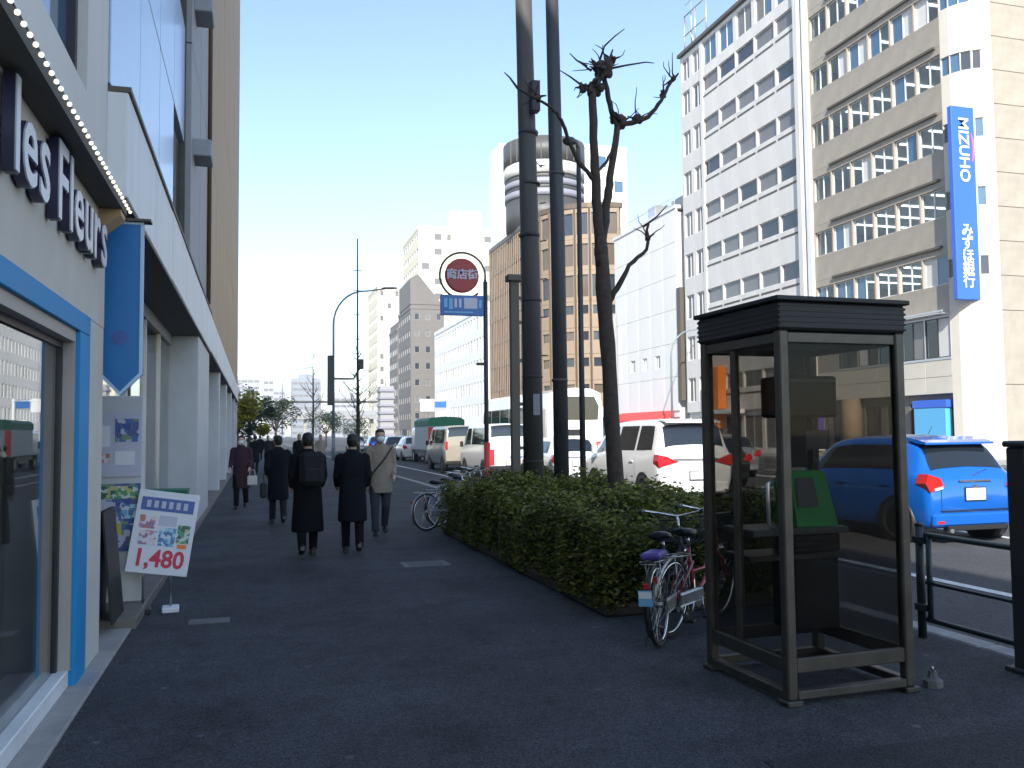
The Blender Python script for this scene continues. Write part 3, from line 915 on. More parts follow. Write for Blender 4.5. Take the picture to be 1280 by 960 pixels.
for k, ch in enumerate('みずほ銀行'):
    place('character', on_front(text_mesh(ch, 0.72, 0.01, 'sign_white', 'CENTER', 0.01), 0.0, -0.155, 3.35 - 0.62 * k), bk)
for z in (1.2, 8.4):
    MB().box(-0.1, 0.75, 0.14, 0.7, z, z + 0.15).build('bracket', 'steel', bk)

# ---- white office block
E_ = thing('white_office_block', 'white office block with rows of grey windows beside the beige block', 'building', (XR, 63.5, 0))
part(E_, 'core', MB().box(XR + 0.3, 55, 46.7, 63.4, 0, 31.4), 'grey_brown')
bays(E_, (XR, 60.0), (XR, 47.6), 5, 3.0, 3.3, 8, 1.55, 1.15, 0.16, 'office_white', ['window_grey', 'window_grey', 'window_grey', 'window_dark'], 'white_frame', 0.28, 0.14, 1, under=0.45)
bays(E_, (XR, 60.0), (XR, 47.6), 5, 29.4, 2.4, 1, 0.2, 1.9, 0.45, 'office_white', ['window_blue', 'window_grey'], 'white_frame', 0.28, 0.12, 2)
bays(E_, (XR, 63.5), (XR, 60.0), 2, 3.0, 3.3, 8, 0.8, 1.9, 0.5, 'office_white', ['window_dark', 'window_grey', 'window_grey'], 'white_frame', 0.28, 0.14, 2, fbar=0.07)
bays(E_, (XR, 63.5), (XR, 60.0), 2, 29.4, 2.4, 1, 0.3, 1.7, 0.5, 'office_white', ['window_grey'], 'white_frame', 0.28, 0.14, 2, fbar=0.07)
bays(E_, (XR + 0.2, 63.5), (XR + 0.2, 47.6), 6, 0, 3.0, 1, 0.3, 2.3, 0.4, 'office_white', ['window_dark', 'window_grey'], 'alu_frame', 0.25, 0.1, 2)
part(E_, 'pilaster', MB().box(XR - 0.30, XR + 0.3, 47.15, 47.58, 0, 32.0), 'office_white')
part(E_, 'pilaster', MB().box(XR - 0.18, XR + 0.3, 46.42, 46.85, 0, 32.0), 'fascia_white')
part(E_, 'recess_wall', MB().box(XR + 0.1, XR + 0.3, 46.852, 47.148, 0, 32.0), 'tan_panel')
part(E_, 'pilaster', MB().box(XR - 0.08, XR - 0.002, 59.8, 60.2, 3, 31.7), 'office_white')
part(E_, 'roof_edge', MB().box(XR - 0.25, 55, 46.45, 63.6, 31.85, 32.1), 'soffit_dark')
rf = MB()
for y in (59.6, 61.4, 63.2):
    rf.tube([(XR + .3, y, 32.1), (XR + .3, y, 35.2)], .07, 6)
rf.tube([(XR + .3, 59.6, 35.2), (XR + .3, 63.2, 35.2)], .07, 6).tube([(XR + .3, 59.6, 33.6), (XR + .3, 63.2, 33.6)], .06, 6)
rf.tube([(XR + .3, 59.6, 35.2), (XR + .3, 55.6, 33.2), (XR + .3, 54.6, 32.1)], .06, 6).tube([(XR + .3, 61.4, 32.1), (XR + .3, 63.2, 35.2)], .05, 6)
part(E_, 'roof_frame', rf, 'alu_frame')
part(E_, 'roof_mast', MB().tube([(XR + .4, 62.2, 32.1), (XR + .4, 62.2, 36.8)], .04, 6).tube([(XR + .4, 61.4, 36.2), (XR + .4, 63.2, 36.2)], .03, 5), 'alu_frame')
for x, y, w, d, h, m in ((38, 52, 4, 5, 3.0, 'office_white'), (36, 57, 2.0, 2.4, 2.2, 'ledge_grey')):
    part(E_, 'roof_unit', MB().bbox(x, x + w, y, y + d, 32.11, 32.11 + h, .05), m)
# orange shop front on its ground floor
os_ = thing('orange_shop_sign', 'orange box sign over the ground floor of the white office block', 'sign', (XR - 0.4, 58.3, 0))
MB().bbox(-0.35, 0.35, -1.0, 1.0, 3.1, 6.2, 0.03).build('upper_box', 'orange', os_)
MB().bbox(-0.3, 0.3, -0.9, 0.9, 1.7, 2.7, 0.03).build('lower_box', 'orange', os_)
MB().bbox(-0.6, 0.4, -3.4, 0.6, 2.72, 3.05, 0.03).build('canopy', 'sign_white', os_)
MB().tube([(0.1, 0, 0), (0.1, 0, 3.1)], 0.07, 8).build('post', 'steel', os_)
ps = thing('purple_sign', 'purple and white box sign standing on the far pavement by the beige block', 'sign', (31.3, 44.6, 0))
MB().bbox(-0.2, 0.2, -0.75, 0.75, 0.9, 3.3, 0.02).build('panel', 'purple', ps)
MB().bbox(-0.205, 0.205, -0.755, 0.755, 0.3, 0.88, 0.02).build('lower_panel', 'sign_white', ps)
MB().box(-0.12, 0.12, -0.6, 0.6, 0, 0.3).build('base', 'concrete', ps)
MB().box(-0.22, -0.2, -0.4, 0.4, 2.0, 2.5).build('printed_block', 'sign_white', ps)

# ---- low white building before the crossing
G = thing('low_white_building', 'plain low white building between the brown rounded block and the white office block', 'building', (XR, 78, 0))
part(G, 'core', MB().box(XR + .2, 50, 65.0, 77.7, 0, 19.6), 'white_wall')
bays(G, (XR, 77.8), (XR, 64.9), 5, 3.2, 2.78, 6, 0.9, 1.1, 1.6, 'white_wall', ['window_grey', 'blind', 'window_dark'], 'white_frame', 0.2, 0.1, 2,
     skip=lambda i, k: k != 1 or i in (0, 4), joint=0.012)
bays(G, (XR, 77.8), (XR + 16, 77.8), 1, 0, 3.2, 1, .9, 1, .5, 'white_wall', ['window_grey'], blank=True)
bays(G, (XR + .1, 77.8), (XR + .1, 64.9), 5, 0, 3.2, 1, 0.3, 2.4, 0.3, 'white_wall', ['window_dark', 'window_grey'], 'alu_frame', 0.2, 0.1, 2)
part(G, 'parapet', MB().box(XR - .08, 50, 64.85, 77.9, 19.88, 20.15), 'fascia_white')
for x, y, w, d, h, m in ((35, 67, 2.2, 2.6, 1.6, 'ledge_grey'), (34.6, 72, 1.6, 1.6, 1.9, 'alu_frame'), (37.5, 74, 3, 3, 2.4, 'white_wall')):
    part(G, 'roof_unit', MB().bbox(x, x + w, y, y + d, 20.16, 20.16 + h, .05), m)
part(G, 'roof_rail', MB().tube([(33.1, 65.2, 20.9), (33.1, 77.6, 20.9)], .04, 6).tube([(33.1, 65.2, 20.15), (33.1, 65.2, 20.9)], .04, 6).tube([(33.1, 71.4, 20.15), (33.1, 71.4, 20.9)], .04, 6), 'alu_frame')
part(G, 'awning', MB().prism([(XR + 0.1, 3.3), (XR + 0.1, 2.7), (XR - 1.3, 2.35), (XR - 1.3, 2.5)], 'y', 66, 76.6), 'awning_red')
part(G, 'gap_shade_strip', MB().box(XR - 0.1, XR + 0.3, 64.2, 64.82, 4.0, 13.2), 'ledge_dark')  # dark box added in place of the shaded gap between the two buildings
vs = thing('vertical_sign', 'slim dark vertical sign on the corner of the low white building', 'sign', (XR - 0.5, 77.4, 5.5))
MB().bbox(-0.4, 0.4, -0.12, 0.12, 0, 7.2, 0.02).build('panel', 'grey_panel', vs)
for z in (1, 6):
    MB().box(0.3, 0.6, -0.05, 0.05, z, z + .12).build('bracket', 'steel', vs)

# ---- brown rounded block across the side street
H = thing('brown_rounded_block', 'bronze and tan office block with curved corner and banded drum on the roof', 'building', (XR, 103, 0))
cxh, cyh, rh = XR + 8, 103, 8
arcp = [(cxh - rh * math.cos(a), cyh - rh * math.sin(a)) for a in [math.pi / 2 * k / 7 for k in range(8)]]
corep = [(cxh - (rh - .35) * math.cos(a), cyh - (rh - .35) * math.sin(a)) for a in [math.pi / 2 * k / 10 for k in range(11)]]
part(H, 'core', MB().prism(corep + [(41.3, 95.35), (41.3, 124.8), (33.35, 124.8)], 'z', 0, 28.0), 'office_dark')
for a, b in zip(arcp[:-1], arcp[1:]):
    bays(H, a, b, 1, 4.5, 3.1, 4, 1.6, 1.05, 0.55, 'tan_panel', ['window_dark', 'window_bronze', 'window_dark'], 'bronze_mullion', 0.3, 0.16, 1, joint=0.02)
    part(H, 'fin', MB().lathe([(.14, 4.46), (.14, 28.0)], (a[0], a[1], 0), 'z', 6, smooth=False), 'bronze_mullion')
    bays(H, a, b, 1, 16.9, 3.7, 3, 0.55, 2.6, 0.45, 'tan_panel', ['window_dark', 'window_bronze', 'window_dark'], 'bronze_mullion', 0.3, 0.2, 1, joint=0.01)
    bays(H, a, b, 1, 0, 3.2, 1, 0.3, 2.7, 0.2, 'bronze_mullion', ['window_dark'], 'black_frame', 0.3, 0.2, 2)
bays(H, (41, 95), (41, 124.8), 8, 0, 3.5, 8, 1.2, 1.3, 1.4, 'tan_panel', ['window_dark'], 'bronze_mullion', 0.3, 0.16, 1, blank=True)
bays(H, (XR, 124.8), (XR, 103), 12, 4.5, 3.36, 7, 0.5, 2.5, 0.42, 'bronze_mullion', ['window_bronze', 'window_dark', 'window_grey', 'tan_panel'], 'tan_panel', 0.3, 0.16, 1)
bays(H, (XR, 124.8), (XR, 103), 12, 0, 3.2, 1, 0.3, 2.7, 0.2, 'bronze_mullion', ['window_dark', 'awning_red', 'window_dark'], 'black_frame', 0.3, 0.2, 1)
for k in range(25):
    yy = 103 + 21.8 * k / 24
    part(H, 'fin', MB().box(XR - 0.07, XR - 0.002, yy - .06, yy + .06, 4.46, 28.0), 'tan_panel')
cb = MB()
o1 = [(cxh - (rh + .6) * math.cos(a), cyh - (rh + .6) * math.sin(a)) for a in [math.pi / 2 * k / 10 for k in range(11)]]
cb.prism([(32.4, 124.8)] + o1 + [(41.6, 94.4), (41.6, 95.5), (41.0, 95.5), (33.6, 103.5), (33.6, 124.8)], 'z', 3.25, 4.45)
part(H, 'canopy', cb, 'white_wall')
o2 = [(cxh - (rh + .1) * math.cos(a), cyh - (rh + .1) * math.sin(a)) for a in [math.pi / 2 * k / 10 for k in range(11)]]
part(H, 'parapet', MB().prism([(32.9, 124.8)] + o2 + [(41.4, 94.9), (41.4, 124.8)], 'z', 28.02, 28.6), 'bronze_mullion')
for z0, z1, r, m in ((28.6, 32.6, 5.3, 'drum_grey'), (32.6, 33.5, 5.45, 'lilac_grey'), (33.5, 34.1, 5.3, 'drum_grey'), (34.1, 34.9, 5.45, 'lilac_grey'),
                     (34.9, 35.6, 5.3, 'drum_grey'), (35.6, 37.3, 5.5, 'office_white'), (37.3, 40.4, 5.6, 'drum_grey')):
    part(H, 'drum_band', MB().lathe([(r, z0), (r, z1 - .005)], (37.6, 112.6, 0), 'z', 40), m)
for k in range(10):
    a = RAD(200 + k * 12)
    part(H, 'drum_panel', MB().bbox(37.6 + 5.62 * math.cos(a) - .06, 37.6 + 5.62 * math.cos(a) + .06, 112.6 + 5.62 * math.sin(a) - .06, 112.6 + 5.62 * math.sin(a) + .06, 37.32, 40.38, .01), 'ledge_dark')
part(H, 'roof_tower', MB().box(33.1, 36.9, 119.4, 124.4, 28.62, 43), 'white_wall')
dl = text_mesh('N', 1.2, 0.02, 'window_dark')
dl.transform(Matrix.Translation((35.2, 107.52, 36.45)) @ Matrix.Rotation(RAD(-25.3), 4, 'Z') @ Matrix.Rotation(RAD(90), 4, 'X'))
place('drum_letter', dl, H, (-33, -103, 0))

def block(name, label, x0, x1, y0, y1, h, wall, panes, nx, ny, fh=3.5, sill=1.2, wh=1.4, pier=1.4, frame='alu_frame', z0=0, joint=0.0, split=1):
    r = thing(name, label, 'building', (x0, y0, 0))
    part(r, 'core', MB().box(x0 + .22, x1 - .22, y0 + .22, y1, 0, h - .05), wall)
    fl = int((h - z0) / fh)
    bays(r, (x0, y1), (x0, y0), ny, z0, fh, fl, sill, wh, pier, wall, panes, frame, 0.2, 0.1, split, joint=joint)
    bays(r, (x0 + .2, y0), (x1, y0), nx, z0, fh, fl, sill, wh, pier, wall, panes, frame, 0.2, 0.1, split, joint=joint)
    part(r, 'parapet', MB().box(x0 - .1, x1, y0 - .1, y1, z0 + fl * fh + .002, z0 + fl * fh + .7), wall)
    return r
block('white_tower', 'overexposed white tower rising behind the brown rounded block', 47.2, 55.8, 126, 140, 46, 'white_wall', ['blind', 'window_blue', 'blind'], 3, 4, 3.8, 1.0, 1.8, 1.3)
block('ribbed_white_building', 'white building with close vertical ribs beyond the brown block', 33, 46, 128, 167, 20.5, 'white_wall', ['blind', 'blind', 'window_grey'], 6, 20, 3.4, 0.7, 2.0, 0.9)
t = block('tall_cream_building', 'tall cream building behind the round red sign', 35.8, 54, 200, 222, 50, 'pale_yellow', ['window_grey', 'blind', 'window_grey'], 6, 7, 3.5, 1.2, 1.5, 1.2)
part(t, 'stair_tower', MB().box(43.5, 50.5, 198.5, 203, 0, 53.5), 'pale_yellow')
sbk = block('shadow_block', 'dark block standing in for the slanting shadow left of the white ribbed building', 30.2, 37.2, 178, 194, 29, 'grey_brown', ['window_grey', 'window_dark'], 3, 6, 3.4, 1.2, 1.3, 1.3)  # added block: its dark colour and slope imitate a shadow on the cream building
part(sbk, 'shadow_slope', MB().prism([(30.2, 28.2), (37.0, 28.2), (31.8, 34.5), (30.2, 33.5)], 'y', 178.1, 193), 'grey_brown')
block('slim_grey_building', 'slim grey building at the left end of the right hand row', 33.4, 36.2, 216, 230, 29.5, 'grey_brown', ['window_grey', 'blind'], 1, 5, 3.4, 1.0, 1.5, 1.0)
block('pale_far_building', 'pale sunlit building far down the street behind the louvred tower', 34.5, 41.5, 262, 285, 46, 'pale_yellow', ['blind', 'window_grey'], 3, 6, 3.8, 1.2, 1.6, 1.2)
lt = thing('louvred_tower', 'small dark tower with white horizontal bands beside the far road', 'tower', (24.5, 172, 0))
MB().box(-1.3, 1.3, 0, 4, 0, 11).build('core', 'grey_panel', lt)
for k in range(7):
    MB().box(-1.5, 1.5, -0.3, 4.3, 1.2 + k * 1.45, 1.2 + k * 1.45 + 0.45).build('band', 'lilac_grey', lt)
MB().tube([(0, 2, 11), (0, 2, 13)], .1, 6).build('mast', 'steel', lt)
# skyline far down the street
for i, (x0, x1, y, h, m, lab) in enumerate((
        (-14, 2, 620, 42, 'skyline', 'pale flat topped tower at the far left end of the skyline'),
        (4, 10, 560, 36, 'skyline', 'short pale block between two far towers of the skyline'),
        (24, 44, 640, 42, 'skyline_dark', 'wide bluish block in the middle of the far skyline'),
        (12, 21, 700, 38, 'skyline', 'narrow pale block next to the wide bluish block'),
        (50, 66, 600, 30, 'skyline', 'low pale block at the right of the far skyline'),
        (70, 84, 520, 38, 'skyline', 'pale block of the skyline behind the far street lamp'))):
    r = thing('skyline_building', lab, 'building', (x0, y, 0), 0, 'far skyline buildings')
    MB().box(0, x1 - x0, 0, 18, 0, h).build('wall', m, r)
    MB().box((x1 - x0) * .25, (x1 - x0) * .7, 4, 14, h + .01, h + 3.2).build('roof_house', m, r)
    n = max(2, int((x1 - x0) / 4))
    wm_ = MB().box(0.3, (x1 - x0) / n - 0.3, -0.05, 0.02, 0, 1.6).mesh('window', 'window_grey')
    for a in range(n):
        for b in range(int(h / 4.5)):
            place('window', wm_, r, (a * (x1 - x0) / n, 0, 2.4 + b * 4.4))
# footbridge across the far road
fb = thing('footbridge', 'grey footbridge crossing the road far ahead', 'bridge', (14, 232, 0))
MB().box(-10, 16, -2, 2, 5.6, 6.5).build('deck', 'grey_panel', fb)
MB().box(-10, 16, -2.08, -1.98, 6.5, 7.8).build('parapet', 'ledge_grey', fb)
MB().box(-10, 16, 1.98, 2.08, 6.5, 7.8).build('parapet', 'ledge_grey', fb)
MB().box(-10.3, 16.3, -2.3, 2.3, 9.9, 10.3).build('roof', 'roof_dark', fb)
for x in (-9, -2, 5, 15):
    MB().box(x - .4, x + .4, -.6, .6, 0, 5.6).build('pier', 'concrete', fb)
    MB().tube([(x, -1.9, 7.8), (x, -1.9, 9.9)], .08, 6).build('roof_post', 'steel', fb)

# =================================================================== STREET FURNITURE
# ---- telephone booth
bt = thing('telephone_booth', 'dark bronze glass telephone booth standing on the pavement', 'phone booth', (3.195, 4.70, 0), RAD(1.8))
hx, hy = 0.395, 0.40
P_ = 0.062
for sx in (-1, 1):
    for sy in (-1, 1):
        x, y = sx * hx, sy * hy
        MB().bbox(x - P_ / 2, x + P_ / 2, y - P_ / 2, y + P_ / 2, 0.03, 2.06, 0.008).build('post', 'booth_metal', bt)
        f = MB().bbox(x - .05, x + .05, y - .05, y + .05, 0.0, 0.03, 0.006)
        f.build('foot', 'booth_metal', bt)
def rails(z0, z1, nm, m, d=0.022, front=True):
    for s in (-1, 1):
        MB().bbox(-hx + P_ / 2, hx - P_ / 2, s * hy - d, s * hy + d, z0, z1, 0.005).build(nm, m, bt)
        MB().bbox(s * hx - d, s * hx + d, -hy + P_ / 2, hy - P_ / 2, z0, z1, 0.005).build(nm, m, bt)
rails(0.17, 0.25, 'bottom_rail', 'booth_metal')
rails(0.03, 0.075, 'ground_rail', 'booth_metal', 0.03)
rails(1.99, 2.05, 'top_rail', 'booth_metal')
# smoked panes
for s in (-1, 1):
    MB().box(-hx + P_ / 2, hx - P_ / 2, s * hy - .004, s * hy + .004, 0.25, 1.99).build('pane', 'booth_glass', bt)
    MB().box(s * hx - .004, s * hx + .004, -hy + P_ / 2, hy - P_ / 2, 0.25, 1.99).build('pane', 'booth_glass', bt)
# door leaf stile and handle on the pavement side
MB().bbox(-hx - .018, -hx + .018, 0.05, 0.10, 0.255, 1.985, 0.004).build('door_stile', 'booth_metal', bt)
MB().tube([(-hx - .03, -0.33, 0.95), (-hx - .06, -0.33, 0.97), (-hx - .06, -0.33, 1.2), (-hx - .03, -0.33, 1.22)], 0.012, 8).build('door_handle', 'steel', bt)
rf_ = MB().bbox(-hx - .04, hx + .04, -hy - .04, hy + .04, 2.06, 2.22, 0.012).build('roof', 'booth_roof', bt)
for k in range(5):
    z = 2.072 + k * 0.03
    MB().bbox(-hx - .0425, hx + .0425, -hy - .0425, hy + .0425, z, z + 0.014, 0.003).build('roof_rib', 'booth_roof', rf_)
MB().bbox(-hx - .06, hx + .06, -hy - .06, hy + .06, 2.222, 2.25, 0.006).build('roof_cap', 'booth_roof', bt)
MB().bbox(-0.33, 0.33, -0.33, 0.33, 2.02, 2.055, 0.005).build('ceiling_light', 'phone_grey', bt)
inn_ = len(bt.children)
kids0 = set(bt.children)
# inside: shelf, green telephone, cabinet, hanging board
MB().bbox(-0.36, 0.33, 0.10, 0.44, 0.86, 0.90, 0.006).build('shelf', 'phone_grey', bt)
MB().bbox(-0.02, 0.31, 0.18, 0.42, 0.26, 0.70, 0.008).build('cabinet', 'booth_dark', bt)
MB().bbox(-0.36, 0.33, 0.14, 0.43, 0.702, 0.74, 0.006).build('lower_shelf', 'booth_metal', bt)
for k in range(3):
    MB().bbox(-0.02, 0.31, 0.16, 0.40, 0.742 + k * 0.036, 0.742 + k * 0.036 + 0.033, 0.004).build('directory', 'booth_dark', bt)
MB().bbox(0.05, 0.25, 0.38, 0.44, 1.26, 2.02, 0.01).build('back_panel', 'booth_dark', bt)
MB().bbox(-0.09, 0.31, 0.14, 0.40, 1.58, 1.84, 0.015).build('notice_box', 'booth_dark', bt)
MB().box(-0.07, 0.29, 0.132, 0.139, 1.80, 1.82).build('notice_edge', 'phone_grey', bt)
MB().box(0.06, 0.22, 0.134, 0.1385, 1.38, 1.5).build('notice', 'phone_grey', bt)
ph = MB().add([(0.0, 0.16, 0.90), (0.30, 0.16, 0.90), (0.30, 0.40, 0.90), (0.0, 0.40, 0.90), (0.02, 0.26, 1.24), (0.28, 0.26, 1.24), (0.28, 0.40, 1.24), (0.02, 0.40, 1.24)],
              [(0, 3, 2, 1), (4, 5, 6, 7), (0, 1, 5, 4), (1, 2, 6, 5), (2, 3, 7, 6), (3, 0, 4, 7)]).build('telephone', 'phone_green', bt)
MB().add([(0.03, 0.190, 1.02), (0.18, 0.190, 1.02), (0.176, 0.237, 1.20), (0.045, 0.237, 1.20)], [(0, 1, 2, 3)]).build('keypad_panel', 'phone_grey', ph, (0, -0.006, 0))
MB().tube([(-0.025, 0.22, 0.96), (-0.05, 0.25, 1.0), (-0.05, 0.30, 1.14), (-0.025, 0.31, 1.19)], [0.028, 0.018, 0.018, 0.028], 8).build('handset', 'phone_green', ph)
MB().tube([(-0.03, 0.22, 0.95), (-0.08, 0.2, 0.8), (-0.02, 0.24, 0.74), (0.02, 0.26, 0.89)], 0.006, 6).build('cord', 'booth_dark', ph)
for ch in bt.children:
    if ch not in kids0:
        ch.location = (0.03, -0.08, 0)
wb = thing('booth_weight', 'small grey concrete foot at the right corner of the phone booth', 'weight', (3.80, 4.34, 0))
wb.scale = (.75, .75, .75)
MB().rings([[(r * math.cos(math.pi * k / 4 + .4), r * math.sin(math.pi * k / 4 + .4), z) for k in range(8)] for r, z in ((.08, 0), (.075, .05), (.04, .07), (.03, .12))], smooth=False).build('block', 'iron_cover', wb)
MB().tube([(0, 0, .12), (0, 0, .15)], .012, 6).build('pin', 'steel', wb)

# ---- guard fence by the kerb
fn = thing('guard_fence', 'low dark green tubular guard fence along the kerb right of the booth', 'fence', (4.62, 5.3, 0))
def fence_post(y):
    o = MB().tube([(0, y, 0), (0, y, 0.80)], 0.03, 10).build('post', 'fence_green', fn)
    MB().lathe([(0.033, 0.80), (0.033, 0.815), (0.0, 0.83)], (0, y, 0), 'z', 10).build('cap', 'fence_green', o)
    for z in (0.70, 0.22):
        MB().bbox(-0.035, 0.035, y - 0.07, y + 0.035, z - .025, z + .025, .004).build('clamp', 'fence_green', o)
for y in (0.06, -2.05):
    fence_post(y)
for z in (0.74, 0.40, 0.14):
    MB().tube([(0, 0.0, z), (0, -2.0, z)], 0.021 if z != .40 else .014, 8).build('rail', 'fence_green', fn)
for y in (-0.03, -1.97):
    MB().tube([(0, y, .14), (0, y, .74)], 0.02, 8).build('upright', 'fence_green', fn)
pr = thing('dark_post', 'thick dark square post at the right edge of the pavement', 'post', (4.58, 4.38, 0))
MB().bbox(-0.075, 0.075, -0.075, 0.075, 0, 1.38, 0.012).build('shaft', 'pole_dark', pr)
MB().bbox(-0.09, 0.09, -0.09, 0.09, 1.381, 1.42, 0.012).build('cap', 'pole_dark', pr)
MB().bbox(-0.11, 0.11, -0.11, 0.11, 0, 0.03, 0.006).build('base_plate', 'pole_dark', pr)
MB().bbox(-0.08, 0.08, -0.079, -0.076, 0.9, 1.1, 0.0005).build('label_plate', 'grey_panel', pr)

# ---- poles rising out of the hedge
p1 = thing('utility_pole', 'thick brownish grey concrete utility pole, left of the two tall poles in the hedge', 'pole', (3.80, 12.0, 0))
MB().tube([(0, 0, 0), (-0.02, 0, 4), (-0.10, 0, 9.5)], [0.15, 0.135, 0.115], 14).build('shaft', 'pole_grey', p1)
for z, r in ((4.35, .145), (5.85, .14)):
    MB().lathe([(r, z - .03), (r + .012, z), (r, z + .03)], (-0.03, 0, 0), 'z', 14).build('band', 'pole_dark', p1)
MB().bbox(-0.05, 0.08, -0.26, -0.12, 6.1, 6.55, .01).build('switch_box', 'pole_dark', p1)
MB().tube([(-.15, -.03, .1), (-.15, -.03, 4.0), (-.16, -.03, 6.2)], .018, 6).build('cable_conduit', 'pole_dark', p1)
for z in (1.1, 2.3, 3.4, 5.1):
    MB().lathe([(.152, z - .012), (.152, z + .012)], (-.01, 0, 0), 'z', 14).build('strap', 'pole_dark', p1)
for k in range(6):
    MB().tube([(.10, -.10, 2.6 + k * .55), (.17, -.17, 2.6 + k * .55)], .009, 5).build('climbing_bolt', 'pole_dark', p1)
MB().bbox(-.05, .05, -.158, -.150, 1.75, 2.05, .002).build('number_plate', 'ledge_grey', p1)
p2 = thing('utility_pole', 'slimmer dark steel pole, right of the two tall poles in the hedge', 'pole', (3.90, 11.1, 0))
MB().tube([(0, 0, 0), (-0.01, 0, 4), (-0.07, 0, 9.2)], [0.105, 0.098, 0.085], 12).build('shaft', 'pole_dark', p2)
for z in (2.2, 5.0):
    MB().lathe([(.105, z - .02), (.113, z), (.105, z + .02)], (-0.01, 0, 0), 'z', 12).build('band', 'pole_grey', p2)
p3 = thing('sign_post', 'dark narrow sign post with flat cap just left of the thick pole', 'post', (4.55, 15.4, 0))
MB().bbox(-0.10, 0.06, -0.06, 0.06, 0, 4.28, .01).build('shaft', 'ledge_dark', p3)
MB().bbox(-0.16, 0.34, -0.12, 0.12, 4.282, 4.40, .01).build('cap', 'ledge_dark', p3)
MB().tube([(0.26, 0, 0), (0.26, 0, 4.28)], .03, 8).build('side_rod', 'ledge_dark', p3)
for z in (1.2, 2.0, 2.8, 3.5, 3.95):
    MB().box(0.06, 0.26, -.02, .02, z, z + .06).build('rung', 'ledge_dark', p3)
p4 = thing('camera_pole', 'slim dark pole with a small lamp head behind the bare tree', 'pole', (4.62, 12.2, 0))
MB().tube([(0, 0, 0), (0, 0, 5.75)], [.05, .035], 8).build('shaft', 'pole_dark', p4)
MB().tube([(0, 0, 5.75), (-.02, 0, 5.85), (-.12, 0, 5.88)], .03, 8).build('arm', 'pole_dark', p4)
MB().ball((-.14, 0, 5.86), (.11, .08, .07)).build('head', 'pole_dark', p4)

# ---- round red shop street sign
rs = thing('street_sign', 'round red sign in a ring above a blue plate on a slim pole', 'sign', (4.92, 19.0, 0))
MB().tube([(0, 0, 0), (0, 0, 4.9)] , .05, 10).build('pole', 'pole_dark', rs)
MB().tube([(0, 0, 0.0), (0, 0, 1.3)], .062, 10).build('pole_sleeve', 'awning_red', rs)
hoop = [( -0.52 + 0.52 * math.cos(a), 0, 5.02 + 0.52 * math.sin(a)) for a in [-0.25 + 2 * math.pi * k / 32 for k in range(30)]]
MB().tube([(0, 0, 4.85), (0, 0, 4.95)] + hoop, .024, 8).build('ring', 'pole_dark', rs)
dsc = MB().lathe([(.36, -.05), (.385, -.03), (.385, .03), (.36, .05)], (-.54, 0, 5.02), 'y', 32).build('disc', 'sign_red', rs)
ct = text_mesh('商店街', 0.24, 0.004, 'paper_pale', 'CENTER', 0.006)
place('lettering', on_front(ct, -.54, -.056, 5.03), dsc)
MB().bbox(-1.03, -0.05, -.035, .035, 4.12, 4.58, .01).build('plate', 'sign_blue2', rs)
for x0, x1, z0, z1, m in ((-.50, -.20, 4.28, 4.52, 'paper_pale'), (-.95, -.88, 4.3, 4.5, 'print_cyan'), (-.84, -.76, 4.26, 4.5, 'print_cyan'), (-.72, -.66, 4.3, 4.5, 'paper_pale'), (-.62, -.56, 4.3, 4.5, 'paper_pale'),
                          (-.16, -.10, 4.3, 4.48, 'print_cyan'), (-.95, -.30, 4.18, 4.21, 'print_cyan')):
    MB().box(x0, x1, -.038, -.0355, z0, z1).build('plate_mark', m, rs)
for z in (4.2, 4.5):
    MB().box(-.06, .0, -.02, .02, z, z + .04).build('clamp', 'pole_dark', rs)
MB().bbox(-.22, -.04, -.03, .03, 3.02, 3.08, .005).build('small_arm', 'pole_dark', rs)

# ---- street lamps
def street_lamp(loc, label, h=10.6, reach=3.4, m='lamp_grey', sc=1.0):
    r = thing('street_lamp', label, 'street lamp', loc, 0, 'street lamps along the kerb')
    MB().tube([(0, 0, 0), (0, 0, 1.6)], [.12, .11], 12).build('base', m, r)
    crv = [(0, 0, 1.6), (0, 0, h - 2.4)]
    for k in range(1, 9):
        a = math.pi / 2 * k / 8
        crv.append((1.9 * (1 - math.cos(a)), 0, h - 2.4 + 2.1 * math.sin(a)))
    crv.append((reach - .3, 0, h - .12))
    MB().tube(crv, [.085, .07] + [.06] * 6 + [.05] * 3, 10).build('mast', m, r)
    MB().rings([[(reach - .5 + x, w * math.cos(2 * math.pi * k / 10), h - .1 + z + t * math.sin(2 * math.pi * k / 10)) for k in range(10)]
                for x, w, z, t in ((0, .05, 0, .04), (.2, .14, .03, .07), (.65, .17, .05, .08), (.95, .12, .06, .05), (1.0, .04, .06, .02))]).build('lamp_head', m, r)
    return r
L1 = street_lamp((4.45, 54, 0), 'nearest curved street lamp arching over the road')
MB().bbox(-.35, .0, -.25, .25, 3.3, 6.3, .02).build('signal_box', 'pole_dark', L1)
MB().tube([(0, 0, 4.9), (1.2, 0, 4.9), (1.6, 0, 5.6)], .06, 6).build('signal_arm', 'pole_dark', L1)
MB().bbox(1.45, 1.8, -.2, .2, 5.5, 6.1, .02).build('signal_head', 'pole_dark', L1)
street_lamp((3.2, 118, 0), 'farther curved street lamp at the left above the walkers', 10.4)
street_lamp((30.4, 61.0, 0), 'curved street lamp on the far pavement before the white office block', 9.6, -3.0 if False else 3.0)
